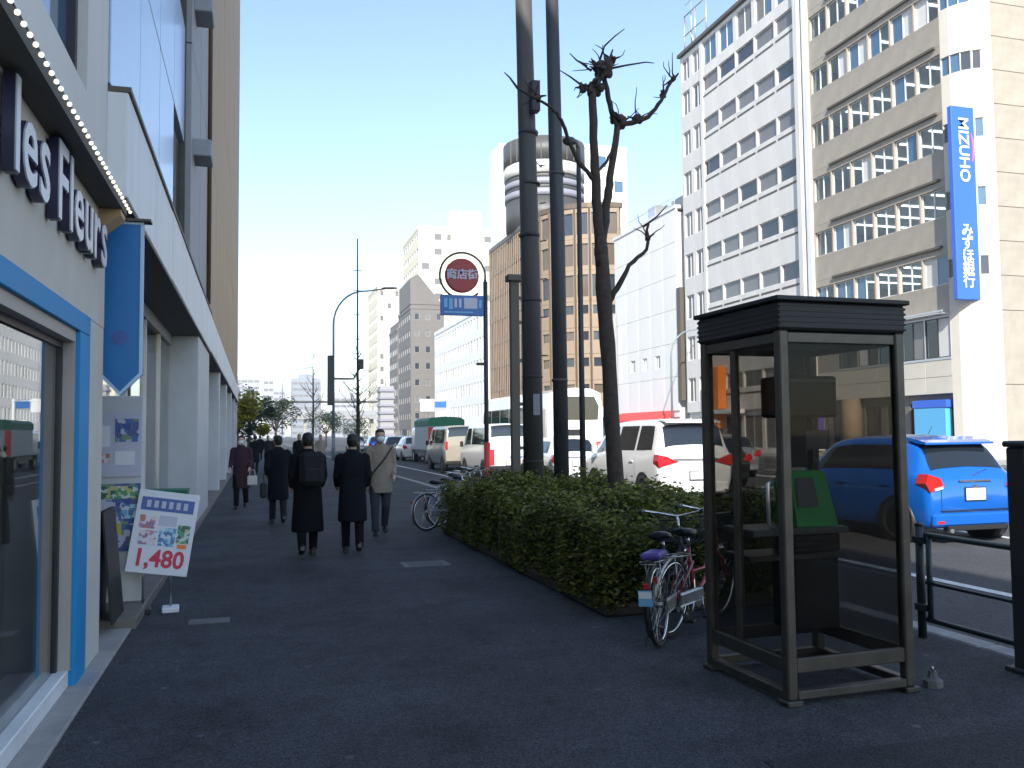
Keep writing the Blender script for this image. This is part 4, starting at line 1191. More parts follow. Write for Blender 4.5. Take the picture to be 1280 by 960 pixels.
# signs over the road far ahead
gs = thing('gantry_sign', 'white and blue road signs on a white post above the far traffic', 'sign', (19.6, 92, 0))
MB().tube([(0, 0, 0), (0, 0, 5.2)], .12, 8).build('post', 'fascia_white', gs)
MB().tube([(0, 0, 5.0), (-3.1, 0, 5.0)], .08, 8).build('arm', 'fascia_white', gs)
MB().bbox(-3.0, -1.5, -.06, .06, 3.9, 5.2, .02).build('plate', 'sign_white', gs)
MB().bbox(-1.4, -.2, -.06, .06, 4.3, 5.1, .02).build('plate', 'sign_blue2', gs)
MB().bbox(-1.2, -.4, -.07, .07, 2.2, 3.2, .02).build('plate', 'sign_white', gs)

# =================================================================== PLANTS
def leaves(mb, n, sampler, size, flat=0.0):
    rnd = random.random
    for _ in range(n):
        c, sc = sampler()
        a, b = rnd() * 6.283, rnd() * 6.283
        u = Vector((math.cos(a), math.sin(a), (rnd() - .5) * 1.2)).normalized()
        w = u.cross(Vector((math.cos(b), math.sin(b), 1.0 + flat))).normalized()
        s = size * sc * (0.6 + 0.8 * rnd())
        c = Vector(c)
        p = [c - u * s, c - w * s * .5, c + u * s, c + w * s * .5]
        mb.add(p, [(0, 1, 2, 3)])
    return mb
hd = thing('hedge', 'long clipped dark green hedge in the bed at the pavement edge', 'hedge', (3.65, 9.9, 0))
hx0, hx1, hy0, hy1, hh = -0.95, 0.90, -3.2, 3.3, 0.77
MB().bbox(hx0 + .02, hx1, hy0 + .02, hy1, 0, .10, .02).build('bed', 'soil', hd)
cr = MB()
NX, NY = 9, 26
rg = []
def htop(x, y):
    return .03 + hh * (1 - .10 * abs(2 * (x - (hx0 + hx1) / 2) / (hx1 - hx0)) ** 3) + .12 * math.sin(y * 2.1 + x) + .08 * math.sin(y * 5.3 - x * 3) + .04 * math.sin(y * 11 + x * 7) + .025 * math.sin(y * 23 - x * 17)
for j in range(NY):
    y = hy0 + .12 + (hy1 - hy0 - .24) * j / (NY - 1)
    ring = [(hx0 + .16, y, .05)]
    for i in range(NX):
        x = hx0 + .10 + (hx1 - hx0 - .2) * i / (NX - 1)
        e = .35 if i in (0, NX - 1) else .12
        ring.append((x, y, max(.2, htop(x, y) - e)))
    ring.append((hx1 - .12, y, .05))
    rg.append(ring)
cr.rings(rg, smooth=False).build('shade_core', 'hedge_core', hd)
def hs():
    x = random.uniform(hx0, hx1)
    y = random.uniform(hy0, hy1)
    q = random.random()
    jit = random.gauss(0, .035)
    ye = .03 * math.sin(y * 3.3) + .025 * math.sin(y * 9)
    if q < .62:
        return (x, y, htop(x, y) - .06 + jit * 1.3), 1.15
    z = random.uniform(.06, .86)
    rnd_in = max(0, z - .62) ** 2 * 1.8
    if q < .88:
        return (hx0 + rnd_in + ye + abs(jit) * 1.2, y, z * (.9 + .1 * math.sin(y * 2.1))), 1.0
    if q < .95:
        return (x, hy0 + rnd_in + abs(jit) * 1.3 + .04 * math.sin(x * 8), z), 1.0
    return (hx1 - rnd_in - abs(jit), y, z), 1.0
lf = leaves(MB(), 52000, hs, .024).build('foliage', 'hedge_leaf', hd, fix=False)
lf['kind'] = 'stuff'
def tw():
    pass
st = MB()
for _ in range(260):
    x, y = random.uniform(hx0, hx1), random.uniform(hy0, hy1)
    z = htop(x, y)
    p = Vector((x, y, z - .15))
    q = p + Vector((random.uniform(-.08, .08), random.uniform(-.08, .08), random.uniform(.15, .28)))
    st.tube([p, q], [.004, .002], 4, cap=False)
s_ = st.build('twigs', 'bark', hd)
s_['kind'] = 'stuff'

# ---- pollarded bare tree in the hedge
def limb(mb, pts, r0, r1, n=9, wob=.012):
    pts = [Vector(p) for p in pts]
    out, rad = [], []
    seg = 4
    for i in range(len(pts) - 1):
        a, b = pts[i], pts[i + 1]
        for k in range(seg):
            t = k / seg
            p = a.lerp(b, t)
            if 0 < i + t:
                p = p + Vector((random.gauss(0, wob), random.gauss(0, wob), 0))
            out.append(p)
    out.append(pts[-1])
    m = len(out) - 1
    rad = [r0 + (r1 - r0) * k / m for k in range(m + 1)]
    rad = [r * random.uniform(.93, 1.08) for r in rad]
    mb.tube(out, rad, n)
    return mb
tx, ty = 3.71, 8.8
bt_ = thing('bare_tree', 'dark pollarded bare tree with knotted fists of twigs in the hedge', 'tree', (tx, ty, 0))
def tp(x, z, d=0.0):
    return (x - tx, d, z)
trk = limb(MB(), [tp(3.72, -.02), tp(3.71, .8), tp(3.67, 1.67), tp(3.62, 2.71), tp(3.58, 3.45)], .094, .076, 12, .004)
trk.ball(tp(3.578, 3.46), (.078, .078, .14), 12, 8)
trk.tube([tp(3.72, -.02), tp(3.72, .15)], [.13, .094], 12)
trk.build('trunk', 'bark', bt_)
limb(MB(), [tp(3.575, 3.3), tp(3.55, 3.6, -.015), tp(3.52, 4.0, -.03), tp(3.505, 4.5, -.05), tp(3.48, 5.22, -.06)], .062, .042, 12, .005).build('branch', 'bark', bt_)
limb(MB(), [tp(3.59, 3.3), tp(3.61, 3.6, .03), tp(3.67, 4.0, .05), tp(3.74, 4.3, .1), tp(3.86, 4.92, .15)], .056, .036, 12, .005).build('branch', 'bark', bt_)
limb(MB(), [tp(3.86, 4.9, .15), tp(3.76, 5.08, .1), tp(3.70, 5.28, .05), tp(3.63, 5.48, 0)], .032, .026, 8, .006).build('branch', 'bark', bt_)
limb(MB(), [tp(3.86, 4.92, .15), tp(4.07, 4.97, .1), tp(4.2, 5.02, .05), tp(4.33, 5.2), tp(4.45, 5.42), tp(4.50, 5.47)], .032, .014, 8, .006).build('branch', 'bark', bt_)
limb(MB(), [tp(3.53, 4.2, -.03), tp(3.28, 4.42, -.1), tp(3.07, 4.8, -.2), tp(2.95, 4.9, -.25), tp(2.72, 4.97, -.3), tp(2.55, 5.05, -.3)], .026, .010, 7, .006).build('branch', 'bark', bt_)
limb(MB(), [tp(3.53, 4.32, -.03), tp(3.66, 4.45, .02), tp(3.76, 4.6, .1), tp(3.83, 4.85, .14)], .018, .014, 7, .005).build('branch', 'bark', bt_)
limb(MB(), [tp(3.63, 2.86), tp(3.74, 3.05, -.05), tp(3.87, 3.3, -.1), tp(4.06, 3.48, -.12), tp(4.09, 3.76, -.12)], .034, .014, 8, .006).build('branch', 'bark', bt_)
def knot(x, z, d, r):
    k = MB()
    for _ in range(16):
        k.ball((x - tx + random.uniform(-r, r) * .75, d + random.uniform(-r, r) * .7, z + random.uniform(-r, r) * .65), (r * random.uniform(.3, .55), r * random.uniform(.3, .55), r * random.uniform(.35, .7)), 8, 6)
    # short thick stubs where shoots were cut
    n = int(3 + r * 70)
    for q in range(n):
        a = random.uniform(0, 6.28)
        e = random.uniform(-.1, 1.3)
        d0 = Vector((math.cos(a) * math.cos(e), math.sin(a) * math.cos(e), math.sin(e)))
        p = Vector((x - tx, d, z))
        L = r * random.uniform(.9, 1.7)
        w_ = Vector((random.gauss(0, .02), random.gauss(0, .02), random.gauss(0, .02)))
        k.tube([p, p + d0 * L * .6 + w_, p + d0 * L + w_ * 2], [.018, .014, .009], 6)
    o = k.build('knot', 'bark', bt_)
    md = o.modifiers.new('fuse', 'REMESH')
    md.mode = 'VOXEL'
    md.voxel_size = .009
    md.use_smooth_shade = True
    tw_ = MB()
    for q in range(int(2 + r * 38)):
        a = random.uniform(0, 6.28)
        e = random.uniform(.0, 1.3)
        L = random.uniform(.16, .34)
        d0 = Vector((math.cos(a) * math.cos(e), math.sin(a) * math.cos(e), math.sin(e)))
        p = Vector((x - tx, d, z)) + d0 * r * .6
        pts = [p]
        for m in range(4):
            d0 = (d0 + Vector((random.gauss(0, .28), random.gauss(0, .28), random.gauss(.05, .25)))).normalized()
            pts.append(pts[-1] + d0 * L / 4)
        tw_.tube(pts, [.009, .008, .006, .005, .003], 5)
    tw_.build('twigs', 'bark', bt_)
for x, z, d, r in ((3.50, 5.24, -.06, .085), (3.38, 5.23, -.05, .05), (3.63, 5.48, 0, .10), (3.72, 5.6, .02, .06), (3.88, 4.98, .15, .085), (4.08, 5.0, .1, .055), (4.36, 5.26, .02, .035), (4.49, 5.46, 0, .03),
                   (2.78, 4.98, -.28, .04), (4.08, 3.6, -.12, .035)):
    knot(x, z, d, r)
ex = MB()
for pts in ([(3.40, 5.27), (3.25, 5.36), (3.13, 5.42)], [(3.60, 5.58), (3.66, 5.75), (3.78, 5.87), (3.9, 5.97)], [(3.72, 5.5), (3.92, 5.56), (4.15, 5.62), (4.25, 5.62)], [(3.45, 5.5), (3.33, 5.55), (3.25, 5.62)],
            [(4.09, 3.76), (4.25, 3.88), (4.38, 4.02)], [(2.56, 5.05, -.3), (2.48, 5.15, -.3), (2.42, 5.2, -.3)], [(3.5, 5.45), (3.42, 5.5), (3.3, 5.57)]):
    ex.tube([tp(*p) for p in pts], [.014 - .009 * k / (len(pts) - 1) for k in range(len(pts))], 5)
ex.build('long_shoots', 'bark', bt_)

# ---- slender bare street tree behind the walkers
def bare_tree(loc, h, label, r=.1, nb=26, seed=3):
    rn = random.Random(seed)
    r_ = thing('bare_tree', label, 'tree', loc, 0, 'bare street trees')
    MB().tube([(0, 0, 0), (.03, 0, h * .4), (0, .02, h * .75), (0, 0, h)], [r, r * .7, r * .4, r * .12], 8).build('trunk', 'bark_light' if h > 20 else 'bark', r_)
    b = MB()
    for k in range(nb):
        z = h * rn.uniform(.28, .93)
        a = rn.uniform(0, 6.28)
        L = (h - z) * .22 + .35 * rn.random()
        d = Vector((math.cos(a), math.sin(a), .7))
        p = Vector((0, 0, z))
        b.tube([p, p + d * L * .5, p + d * L + Vector((0, 0, L * .3))], [r * .28, r * .18, r * .06], 5)
        for _ in range(3):
            q = p + d * L * rn.uniform(.3, .9)
            b.tube([q, q + Vector((rn.gauss(0, .3), rn.gauss(0, .3), .35)) * L], [r * .12, r * .04], 4)
    b.build('branches', 'bark', r_)
bare_tree((4.5, 41, 0), 6.0, 'small leafless street tree beside the nearest curved lamp', .08, 26)
tpole = thing('thin_pole', 'thin tall pole with short rungs rising behind the walkers', 'pole', (4.75, 43.5, 0))
MB().tube([(0, 0, 0), (0, 0, 11.2)], [.07, .03], 8).build('shaft', 'pole_dark', tpole)
for z in (6.2, 7.4, 8.6, 9.6):
    MB().tube([(-.22, 0, z), (.22, 0, z)], .018, 5).build('rung', 'pole_dark', tpole)
bare_tree((4.2, 70, 0), 8.5, 'smaller leafless tree on the kerb behind the nearest curved lamp', .1, 24, 5)

def leafy(loc, h, w, label, m, n, seed, group='trees along the far left pavement'):
    random.seed(seed)
    r_ = thing('leafy_tree', label, 'tree', loc, 0, group)
    t_ = MB().tube([(0, 0, 0), (.05, 0, h * .3), (0, 0, h * .55)], [.16, .12, .07], 8)
    for k in range(6):
        a = k * 1.05
        t_.tube([(0, 0, h * .35), (math.cos(a) * w * .3, math.sin(a) * w * .3, h * .7)], [.07, .03], 6)
    t_.build('trunk', 'bark', r_)
    cl = [(Vector((random.gauss(0, w * .24), random.gauss(0, w * .24), h * random.uniform(.4, .92))), w * random.uniform(.13, .26)) for _ in range(16)]
    def smp():
        c, rr_ = random.choice(cl)
        d = Vector((random.gauss(0, 1), random.gauss(0, 1), random.gauss(0, 1))).normalized()
        return c + d * rr_ * random.random() ** .4, 1.0
    f = leaves(MB(), n, smp, .13).build('crown', m, r_, fix=False)
leafy((-1.1, 52, 0), 4.3, 2.6, 'yellow green leafy tree beyond the end of the brown building', 'yellow_leaf', 3500, 2)
leafy((-0.6, 72, 0), 4.4, 3.4, 'dark green tree just right of the yellow green one', 'tree_leaf', 3000, 3)
leafy((1.9, 96, 0), 5.6, 4.4, 'dark round tree behind the walkers at the end of the pavement', 'tree_leaf', 3000, 4)
leafy((-2.2, 90, 0), 6.5, 5, 'tall dark tree at the far left behind the yellow one', 'tree_leaf', 3000, 5)
leafy((9.5, 128, RZ), 5.0, 5.5, 'broad dark tree at the far bend below the footbridge', 'tree_leaf', 3000, 6)
leafy((16.5, 150, RZ), 4.6, 5.0, 'bushy dark tree right of the footbridge pier', 'tree_leaf', 2500, 7)
random.seed(11)

# =================================================================== VEHICLES
def pchip(xs, ys):
    xs, ys = np.array(xs, float), np.array(ys, float)
    h = np.diff(xs); d = np.diff(ys) / h
    m = np.zeros(len(xs))
    for i in range(1, len(xs) - 1):
        if d[i - 1] * d[i] > 0:
            w1, w2 = 2 * h[i] + h[i - 1], h[i] + 2 * h[i - 1]
            m[i] = (w1 + w2) / (w1 / d[i - 1] + w2 / d[i])
    m[0], m[-1] = d[0], d[-1]
    def f(x):
        x = min(max(x, xs[0]), xs[-1])
        i = min(int(np.searchsorted(xs, x, side='right')) - 1, len(h) - 1)
        t = (x - xs[i]) / h[i]
        return (ys[i] * (1 + 2 * t) * (1 - t) ** 2 + m[i] * h[i] * t * (1 - t) ** 2 + ys[i + 1] * t * t * (3 - 2 * t) + m[i + 1] * h[i] * t * t * (t - 1))
    return f


class CarShape:
    """st rows: y, z_bottom, z_shoulder, z_top, half width at sill, half width max, half width at roof"""
    def __init__(s, st):
        ys = [r[0] for r in st]
        s.fn = [pchip(ys, [r[k] for r in st]) for k in range(1, 7)]
        s.L = ys[-1]

    def ring(s, y):
        zb, zs, zt, wb, wm, wt = [f(y) for f in s.fn]
        zm = zb + .52 * (zs - zb)
        hgt = zt - zs
        k = min(.07, hgt * .35)
        c = [(0, zb), (wb * .9, zb), (wb, zb + .05), (wm, zm), (wm * .985, zs)]
        e = (wt, zt - k)
        c += [(wm * .985 + (e[0] - wm * .985) * t, zs + (e[1] - zs) * t) for t in (.33, .66)]
        c += [e, (wt * .82, zt - k * .15), (0, zt + .012)]
        p = [(x, z, float(i)) for i, (x, z) in enumerate(c)]
        for _ in range(2):
            q = [p[0]]
            for a, b in zip(p[:-1], p[1:]):
                q.append(tuple(.75 * u + .25 * v for u, v in zip(a, b)))
                q.append(tuple(.25 * u + .75 * v for u, v in zip(a, b)))
            q.append(p[-1])
            p = q
        return p

    def P(s, y, sp):
        r = s.ring(y)
        ss = [q[2] for q in r]
        return Vector((np.interp(sp, ss, [q[0] for q in r]), y, np.interp(sp, ss, [q[1] for q in r])))

    def body(s, n=46):
        half = None
        ys = sorted(set([s.L * (1 - math.cos(math.pi * i / n)) / 2 for i in range(n + 1)]))
        rg = []
        for y in ys:
            r = s.ring(y)
            rg.append([(x, y, z) for x, z, _ in r] + [(-x, y, z) for x, z, _ in r[-2:0:-1]])
        return MB().rings(rg)

    def patch(s, rows, side=1, off=.008, nu=10):
        """rows: (ring parameter, y0, y1); lofted patch lifted off the body"""
        mb = MB()
        v = []
        for sp, y0, y1 in rows:
            for i in range(nu + 1):
                y = y0 + (y1 - y0) * i / nu
                p = s.P(y, sp)
                e = .02
                du = s.P(min(y + e, s.L), sp) - s.P(max(y - e, 0), sp)
                dv = s.P(y, min(sp + .15, 9)) - s.P(y, max(sp - .15, 0))
                nrm = du.cross(dv)
                nrm = nrm.normalized() if nrm.length > 1e-8 else Vector((1, 0, 0))
                if nrm.x < 0 and sp < 8: nrm = -nrm
                if sp >= 8 and nrm.z < 0: nrm = -nrm
                p = p + nrm * off
                v.append((p.x * side, p.y, p.z))
        n = nu + 1
        f = [(j * n + i, j * n + i + 1, (j + 1) * n + i + 1, (j + 1) * n + i) for j in range(len(rows) - 1) for i in range(nu)]
        return mb.add(v, f, True)

    def top_patch(s, ys, sp_e, off=.008, nu=12):
        """a patch across the top (rear window, windscreen): ys list, reaching down to ring parameter sp_e"""
        v = []
        for k, y in enumerate(ys):
            se = sp_e[k] if hasattr(sp_e, '__len__') else sp_e
            for i in range(nu + 1):
                t = 2 * i / nu - 1
                sp = 9 - (9 - se) * abs(t)
                p = s.P(y, sp)
                dy = s.P(min(y + .02, s.L), sp) - s.P(max(y - .02, 0), sp)
                nrm = Vector((0, -dy.z, dy.y)).normalized()
                if nrm.z < 0: nrm = -nrm
                p = p + nrm * off
                v.append((p.x * (1 if t > 0 else -1), p.y, p.z))
        n = nu + 1
        f = [(j * n + i, j * n + i + 1, (j + 1) * n + i + 1, (j + 1) * n + i) for j in range(len(ys) - 1) for i in range(nu)]
        return MB().add(v, f, True)


_wc = {}
def wheel(root, x, y, r, side, w=.19):
    key = (r, w)
    if key not in _wc:
        ty = MB().lathe([(r * .66, -w / 2), (r * .92, -w / 2), (r * .985, -w / 2 + .02), (r, -w / 2 + .05), (r, w / 2 - .05), (r * .985, w / 2 - .02), (r * .92, w / 2), (r * .66, w / 2), (r * .64, w / 2 - .03), (r * .64, -w / 2 + .03), (r * .66, -w / 2)], axis='x', n=28)
        rm = MB().lathe([(r * .655, w / 2 - .035), (r * .655, w / 2 - .01), (r * .6, w / 2 - .02), (r * .57, w / 2 - .06), (r * .2, w / 2 - .045), (r * .18, w / 2 - .02), (0.001, w / 2 - .015)], axis='x', n=28)
        for k in range(5):
            a = k * 2 * math.pi / 5
            ca, sa = math.cos(a), math.sin(a)
            hw = r * .085
            q = []
            for xx in (w / 2 - .06, w / 2 - .016):
                for rr_, s2 in ((r * .1, -1), (r * .62, -1), (r * .62, 1), (r * .1, 1)):
                    q.append((xx, rr_ * ca - s2 * hw * sa, rr_ * sa + s2 * hw * ca))
            rm.add(q, [(0, 3, 2, 1), (4, 5, 6, 7), (0, 1, 5, 4), (1, 2, 6, 5), (2, 3, 7, 6), (3, 0, 4, 7)])
        _wc[key] = (ty.mesh('wheel', 'rubber'), rm.mesh('rim', 'rim'))
    a, b = _wc[key]
    o = place('wheel', a, root, (x, y, r))
    if side < 0:
        o.rotation_euler = (0, 0, math.pi)
    place('rim', b, o)


def make_car(name, label, cat, loc, st, paint, side_windows, rear_win, wind, wheels, wr=.31, lights=(), plate=None, group='vehicles on the road', extras=None, rwe=7.6, detail=True):
    r = thing(name, label, cat, loc, 0, group)
    cs_ = CarShape(st)
    body = cs_.body().build('body', paint, r)
    body.data.set_sharp_from_angle(angle=RAD(42))
    for rows in side_windows:
        for sd in (1, -1):
            cs_.patch(rows, sd).build('side_window', 'car_glass', r)
    cs_.top_patch(rear_win, rwe).build('rear_window', 'car_glass', r)
    cs_.top_patch(wind, 7.6).build('windscreen', 'car_glass', r)
    wmx = max(q[5] for q in st)
    for y in wheels:
        for sd in (1, -1):
            wheel(r, sd * (wmx - .085), y, wr, sd)
            MB().lathe([(wr + .055, -.10), (wr + .055, .10)], (sd * (wmx - .10), y, wr + .01), 'x', 28).build('wheel_arch', 'car_trim', r)
    if plate:
        px_, py_, pz_ = plate
        pp = MB().bbox(-.165, .165, py_ - .012, py_, pz_ - .083, pz_ + .083, .003).build('number_plate', 'sign_white', r)
        MB().bbox(-.18, .18, py_ - .004, py_ + .012, pz_ - .098, pz_ + .098, .003).build('plate_frame', 'car_trim', pp)
    for mb, m in lights:
        mb.build('tail_light', m, r)
    if extras:
        extras(r, cs_)
    return r

def lens(x0, x1, y0, y1, poly_z):
    """wraparound lamp: polygon in x-z extruded along y; poly points given as (x, z)"""
    return MB().prism(poly_z, 'y', y0, y1)

# ---- blue hatchback, nearest car
hb = [(0.0, .30, .80, .90, .68, .76, .60), (.05, .24, .86, .98, .74, .815, .67), (.16, .22, .92, 1.10, .77, .835, .66), (.34, .20, .94, 1.36, .78, .845, .61),
      (.52, .19, .945, 1.475, .785, .848, .585), (.9, .18, .945, 1.52, .79, .848, .58), (1.6, .17, .93, 1.525, .79, .848, .59), (2.25, .17, .915, 1.47, .79, .848, .585),
      (2.75, .17, .90, 1.20, .79, .845, .60), (3.05, .17, .885, 1.00, .79, .835, .66), (3.45, .18, .80, .86, .76, .80, .62), (3.72, .20, .66, .72, .70, .74, .55), (3.85, .26, .52, .58, .58, .62, .45)]
def hb_extra(r, cs):
    MB().rings([[(x, y, z) for y, z in ((.24, 1.425), (.38, 1.462), (.64, 1.505), (.64, 1.47), (.40, 1.41), (.24, 1.395))] for x in (-.60, -.45, 0, .45, .60)], smooth=False).build('spoiler', 'car_blue', r)
    MB().bbox(-.74, .74, -.035, .06, .26, .44, .03).build('rear_bumper', 'car_blue', r)
    MB().bbox(-.50, .50, -.042, .0, .20, .27, .01).build('bumper_insert', 'car_trim', r)
    MB().tube([(.0, .03, .955), (.30, .10, 1.03)], .010, 6).build('wiper', 'car_trim', r)
    MB().bbox(-.28, .28, -.022, .02, .87, .90, .006).build('tailgate_handle', 'chrome', r)
    MB().lathe([(.035, -.02), (.035, .0)], (0, 0, .80), 'y', 14).build('badge', 'chrome', r)
    MB().tube([(-.60, -.012, .48), (.60, -.012, .48)], .006, 5).build('bumper_seam', 'car_trim', r)
    for sd in (1, -1):
        MB().box(sd * .575 - .004, sd * .575 + .004, -.005, .02, .46, .79).build('tailgate_seam', 'car_trim', r)
        MB().bbox(sd * .62 - .06, sd * .62 + .06, -.04, .0, .30, .34, .006).build('reflector', 'tail_red', r)
    MB().box(-.571, .571, -.005, .02, .455, .463).build('tailgate_seam', 'car_trim', r)
    MB().tube([(.2, 1.1, 1.52), (.2, 1.0, 1.66)], .004, 5).build('antenna', 'car_trim', r)
    MB().lathe([(.03, -.05), (.03, .1)], (-.45, 0, .20), 'y', 10).build('exhaust', 'steel', r)
    for sd in (1, -1):
        mr = MB().bbox(sd * .86 - .10 * (sd < 0), sd * .86 + .10 * (sd > 0), 2.5, 2.62, .95, 1.09, .02).build('mirror', 'car_blue', r)
        for y0 in (1.15, 2.12):
            MB().bbox(sd * .853 - .012, sd * .853 + .012, y0 - .42, y0 - .24, .80, .83, .005).build('door_handle', 'car_blue', r)
        for y0 in (1.32, 2.36):
            MB().add([(sd * cs.P(y0, s).x * 1.003, y0 + d, cs.P(y0, s).z) for s in (2.4, 3.0, 3.5, 4.0) for d in (-.005, .005)], [(0, 1, 3, 2), (2, 3, 5, 4), (4, 5, 7, 6)]).build('door_seam', 'car_trim', r)
blue = make_car('hatchback', 'bright blue hatchback seen from behind right of the phone booth', 'car', (9.72, 10.15, RZ), hb, 'car_blue',
         [[(4.55, .55, 2.75), (5.5, .60, 2.55), (6.6, .70, 2.32)]], [.13, .20, .27, .34, .42], [2.30, 2.45, 2.6, 2.75, 2.88], (.62, 3.12), .30,
         [(MB().prism([(s * .54, .80), (s * .78, .74), (s * .85, .86), (s * .80, .99), (s * .60, .93)], 'y', -.025, .17), 'tail_red') for s in (1, -1)]
         + [(MB().prism([(s * .56, .785), (s * .70, .755), (s * .71, .79), (s * .57, .82)], 'y', -.029, .02), 'tail_clear') for s in (1, -1)],
         (0, -.012, .70), extras=hb_extra, rwe=7.35)

# ---- white minivan
mv = [(0.0, .32, 1.00, 1.12, .74, .84, .70), (.04, .26, 1.06, 1.22, .80, .895, .74), (.10, .24, 1.10, 1.40, .82, .91, .73), (.20, .22, 1.12, 1.72, .83, .918, .715), (.36, .21, 1.12, 1.86, .84, .92, .70),
      (.8, .20, 1.10, 1.90, .85, .92, .70), (2.0, .20, 1.08, 1.905, .85, .92, .705), (3.0, .20, 1.05, 1.85, .85, .92, .70), (3.7, .20, 1.02, 1.50, .85, .91, .70), (4.2, .20, .98, 1.12, .84, .90, .72), (4.6, .22, .85, .92, .78, .84, .62), (4.85, .30, .6, .66, .62, .66, .5)]
def mv_extra(paint):
    def f(r, cs):
        MB().bbox(-.78, .78, -.04, .06, .28, .52, .03).build('rear_bumper', paint, r)
        MB().bbox(-.45, .45, -.045, .0, .22, .30, .01).build('bumper_insert', 'car_trim', r)
        MB().bbox(-.55, .55, -.03, .02, .98, 1.03, .008).build('chrome_strip', 'chrome', r)
        MB().rings([[(x, y, z) for y, z in ((.08, 1.83), (.3, 1.875), (.5, 1.905), (.5, 1.885), (.25, 1.845), (.08, 1.81))] for x in (-.66, -.4, 0, .4, .66)], smooth=False).build('spoiler', paint, r)
        MB().tube([(.0, .05, 1.13), (.36, .10, 1.22)], .011, 6).build('wiper', 'car_trim', r)
        for sd in (1, -1):
            MB().bbox(sd * .93 - .12 * (sd < 0), sd * .93 + .12 * (sd > 0), 3.45, 3.58, 1.08, 1.30, .02).build('mirror', paint, r)
            for y0 in (1.4, 2.55):
                MB().bbox(sd * .925 - .012, sd * .925 + .012, y0 - .1, y0 + .1, .93, .965, .005).build('door_handle', paint, r)
            for y0 in (1.25, 2.35):
                MB().add([(sd * cs.P(y0, s).x * 1.003, y0 + d, cs.P(y0, s).z) for s in (2.4, 3.0, 3.5, 4.0) for d in (-.006, .006)], [(0, 1, 3, 2), (2, 3, 5, 4), (4, 5, 7, 6)]).build('door_seam', 'car_trim', r)
    return f
def mv_lights(z):
    return [(MB().prism([(s * .44, z - .02), (s * .90, z - .13), (s * .925, z + .0), (s * .90, z + .14), (s * .70, z + .10)], 'y', -.028, .22), 'tail_red') for s in (1, -1)]
make_car('minivan', 'white minivan with red tail lights behind the bare tree', 'van', (9.22, 17.4, RZ), mv, 'car_white',
         [[(4.45, .35, 1.18), (5.5, .40, 1.18), (6.7, .48, 1.18)], [(4.45, 1.28, 2.28), (5.5, 1.28, 2.28), (6.7, 1.28, 2.28)], [(4.45, 2.40, 3.75), (5.5, 2.40, 3.5), (6.7, 2.40, 3.15)]],
         [.075, .10, .14, .19, .24], [3.05, 3.3, 3.6, 3.9], (.82, 3.75), .33, mv_lights(.98), (0, -.045, .66), extras=mv_extra('car_white'), rwe=7.2)

# ---- small white car further on
sc_ = [(x[0] * .95, x[1], x[2] * .98, x[3] * .98, x[4] * .96, x[5] * .96, x[6] * .97) for x in hb]
def sm_extra(paint):
    def f(r, cs):
        MB().bbox(-.70, .70, -.035, .06, .26, .44, .03).build('rear_bumper', paint, r)
        MB().bbox(-.28, .28, -.022, .02, .87, .90, .006).build('tailgate_handle', 'chrome', r)
        for sd in (1, -1):
            MB().bbox(sd * .83 - .10 * (sd < 0), sd * .83 + .10 * (sd > 0), 2.4, 2.5, .93, 1.07, .02).build('mirror', paint, r)
    return f
def small_car(label, loc, paint, **k):
    return make_car('hatchback', label, 'car', loc, sc_, paint, [[(4.55, .55, 2.6), (5.5, .60, 2.42), (6.6, .70, 2.2)]], [.13, .20, .27, .34, .42], [2.2, 2.35, 2.5, 2.65], (.6, 2.95), .29,
                    [(MB().prism([(s * .52, .78), (s * .75, .72), (s * .815, .84), (s * .77, .97), (s * .58, .91)], 'y', -.025, .16), 'tail_red') for s in (1, -1)], (0, -.012, .70), extras=sm_extra(paint), rwe=7.35, detail=False, **k)
small_car('small white hatchback between the utility poles and the white minivan', (9.15, 24.6, RZ), 'car_white')

# ---- boxy delivery van, white with red flanks
bv = [(0.0, .36, 1.05, 1.15, .74, .82, .74), (.03, .30, 1.08, 1.30, .78, .845, .76), (.10, .28, 1.10, 1.85, .80, .85, .755), (.25, .27, 1.10, 1.96, .80, .85, .74), (1.0, .26, 1.10, 1.98, .80, .85, .74), (3.2, .26, 1.08, 1.98, .80, .85, .74),
      (3.8, .26, 1.05, 1.78, .80, .85, .72), (4.25, .26, 1.02, 1.2, .80, .84, .70), (4.55, .28, .9, .98, .78, .82, .66), (4.70, .34, .6, .66, .66, .70, .5)]
def bv_extra(paint, text=True):
    def f(r, cs):
        MB().bbox(-.80, .80, -.05, .05, .32, .46, .02).build('rear_bumper', 'car_trim', r)
        if text:
            MB().box(-.03, .55, -.018, .0, .74, .79).build('rear_marking', 'print_blue', r)
            MB().box(.2, .30, -.018, .0, .83, .90).build('rear_marking', 'print_blue', r)
            for s in (1, -1):
                MB().bbox(s * .70 - .10, s * .70 + .10, -.022, .01, .48, 1.05, .01).build('red_flank', 'car_red', r)
        for sd in (1, -1):
            MB().bbox(sd * .86 - .12 * (sd < 0), sd * .86 + .12 * (sd > 0), 3.75, 3.85, 1.1, 1.32, .02).build('mirror', 'car_trim', r)
    return f
def box_van(label, loc, paint, text):
    return make_car('delivery_van', label, 'van', loc, bv, paint, [[(4.45, 2.7, 3.85), (5.5, 2.7, 3.75), (6.7, 2.7, 3.55)], [(4.45, .5, 2.5), (5.5, .5, 2.5), (6.7, .5, 2.5)]],
                    [.055, .075, .09, .11, .15], [3.6, 3.8, 4.0, 4.2], (.75, 3.7), .31,
                    [(MB().bbox(s * .79 - .045, s * .79 + .045, -.03, .04, .95 if not text else 1.06, 1.3, .01), 'tail_red') for s in (1, -1)], (0, -.055, .56), extras=bv_extra(paint, text), rwe=7.4, detail=False)
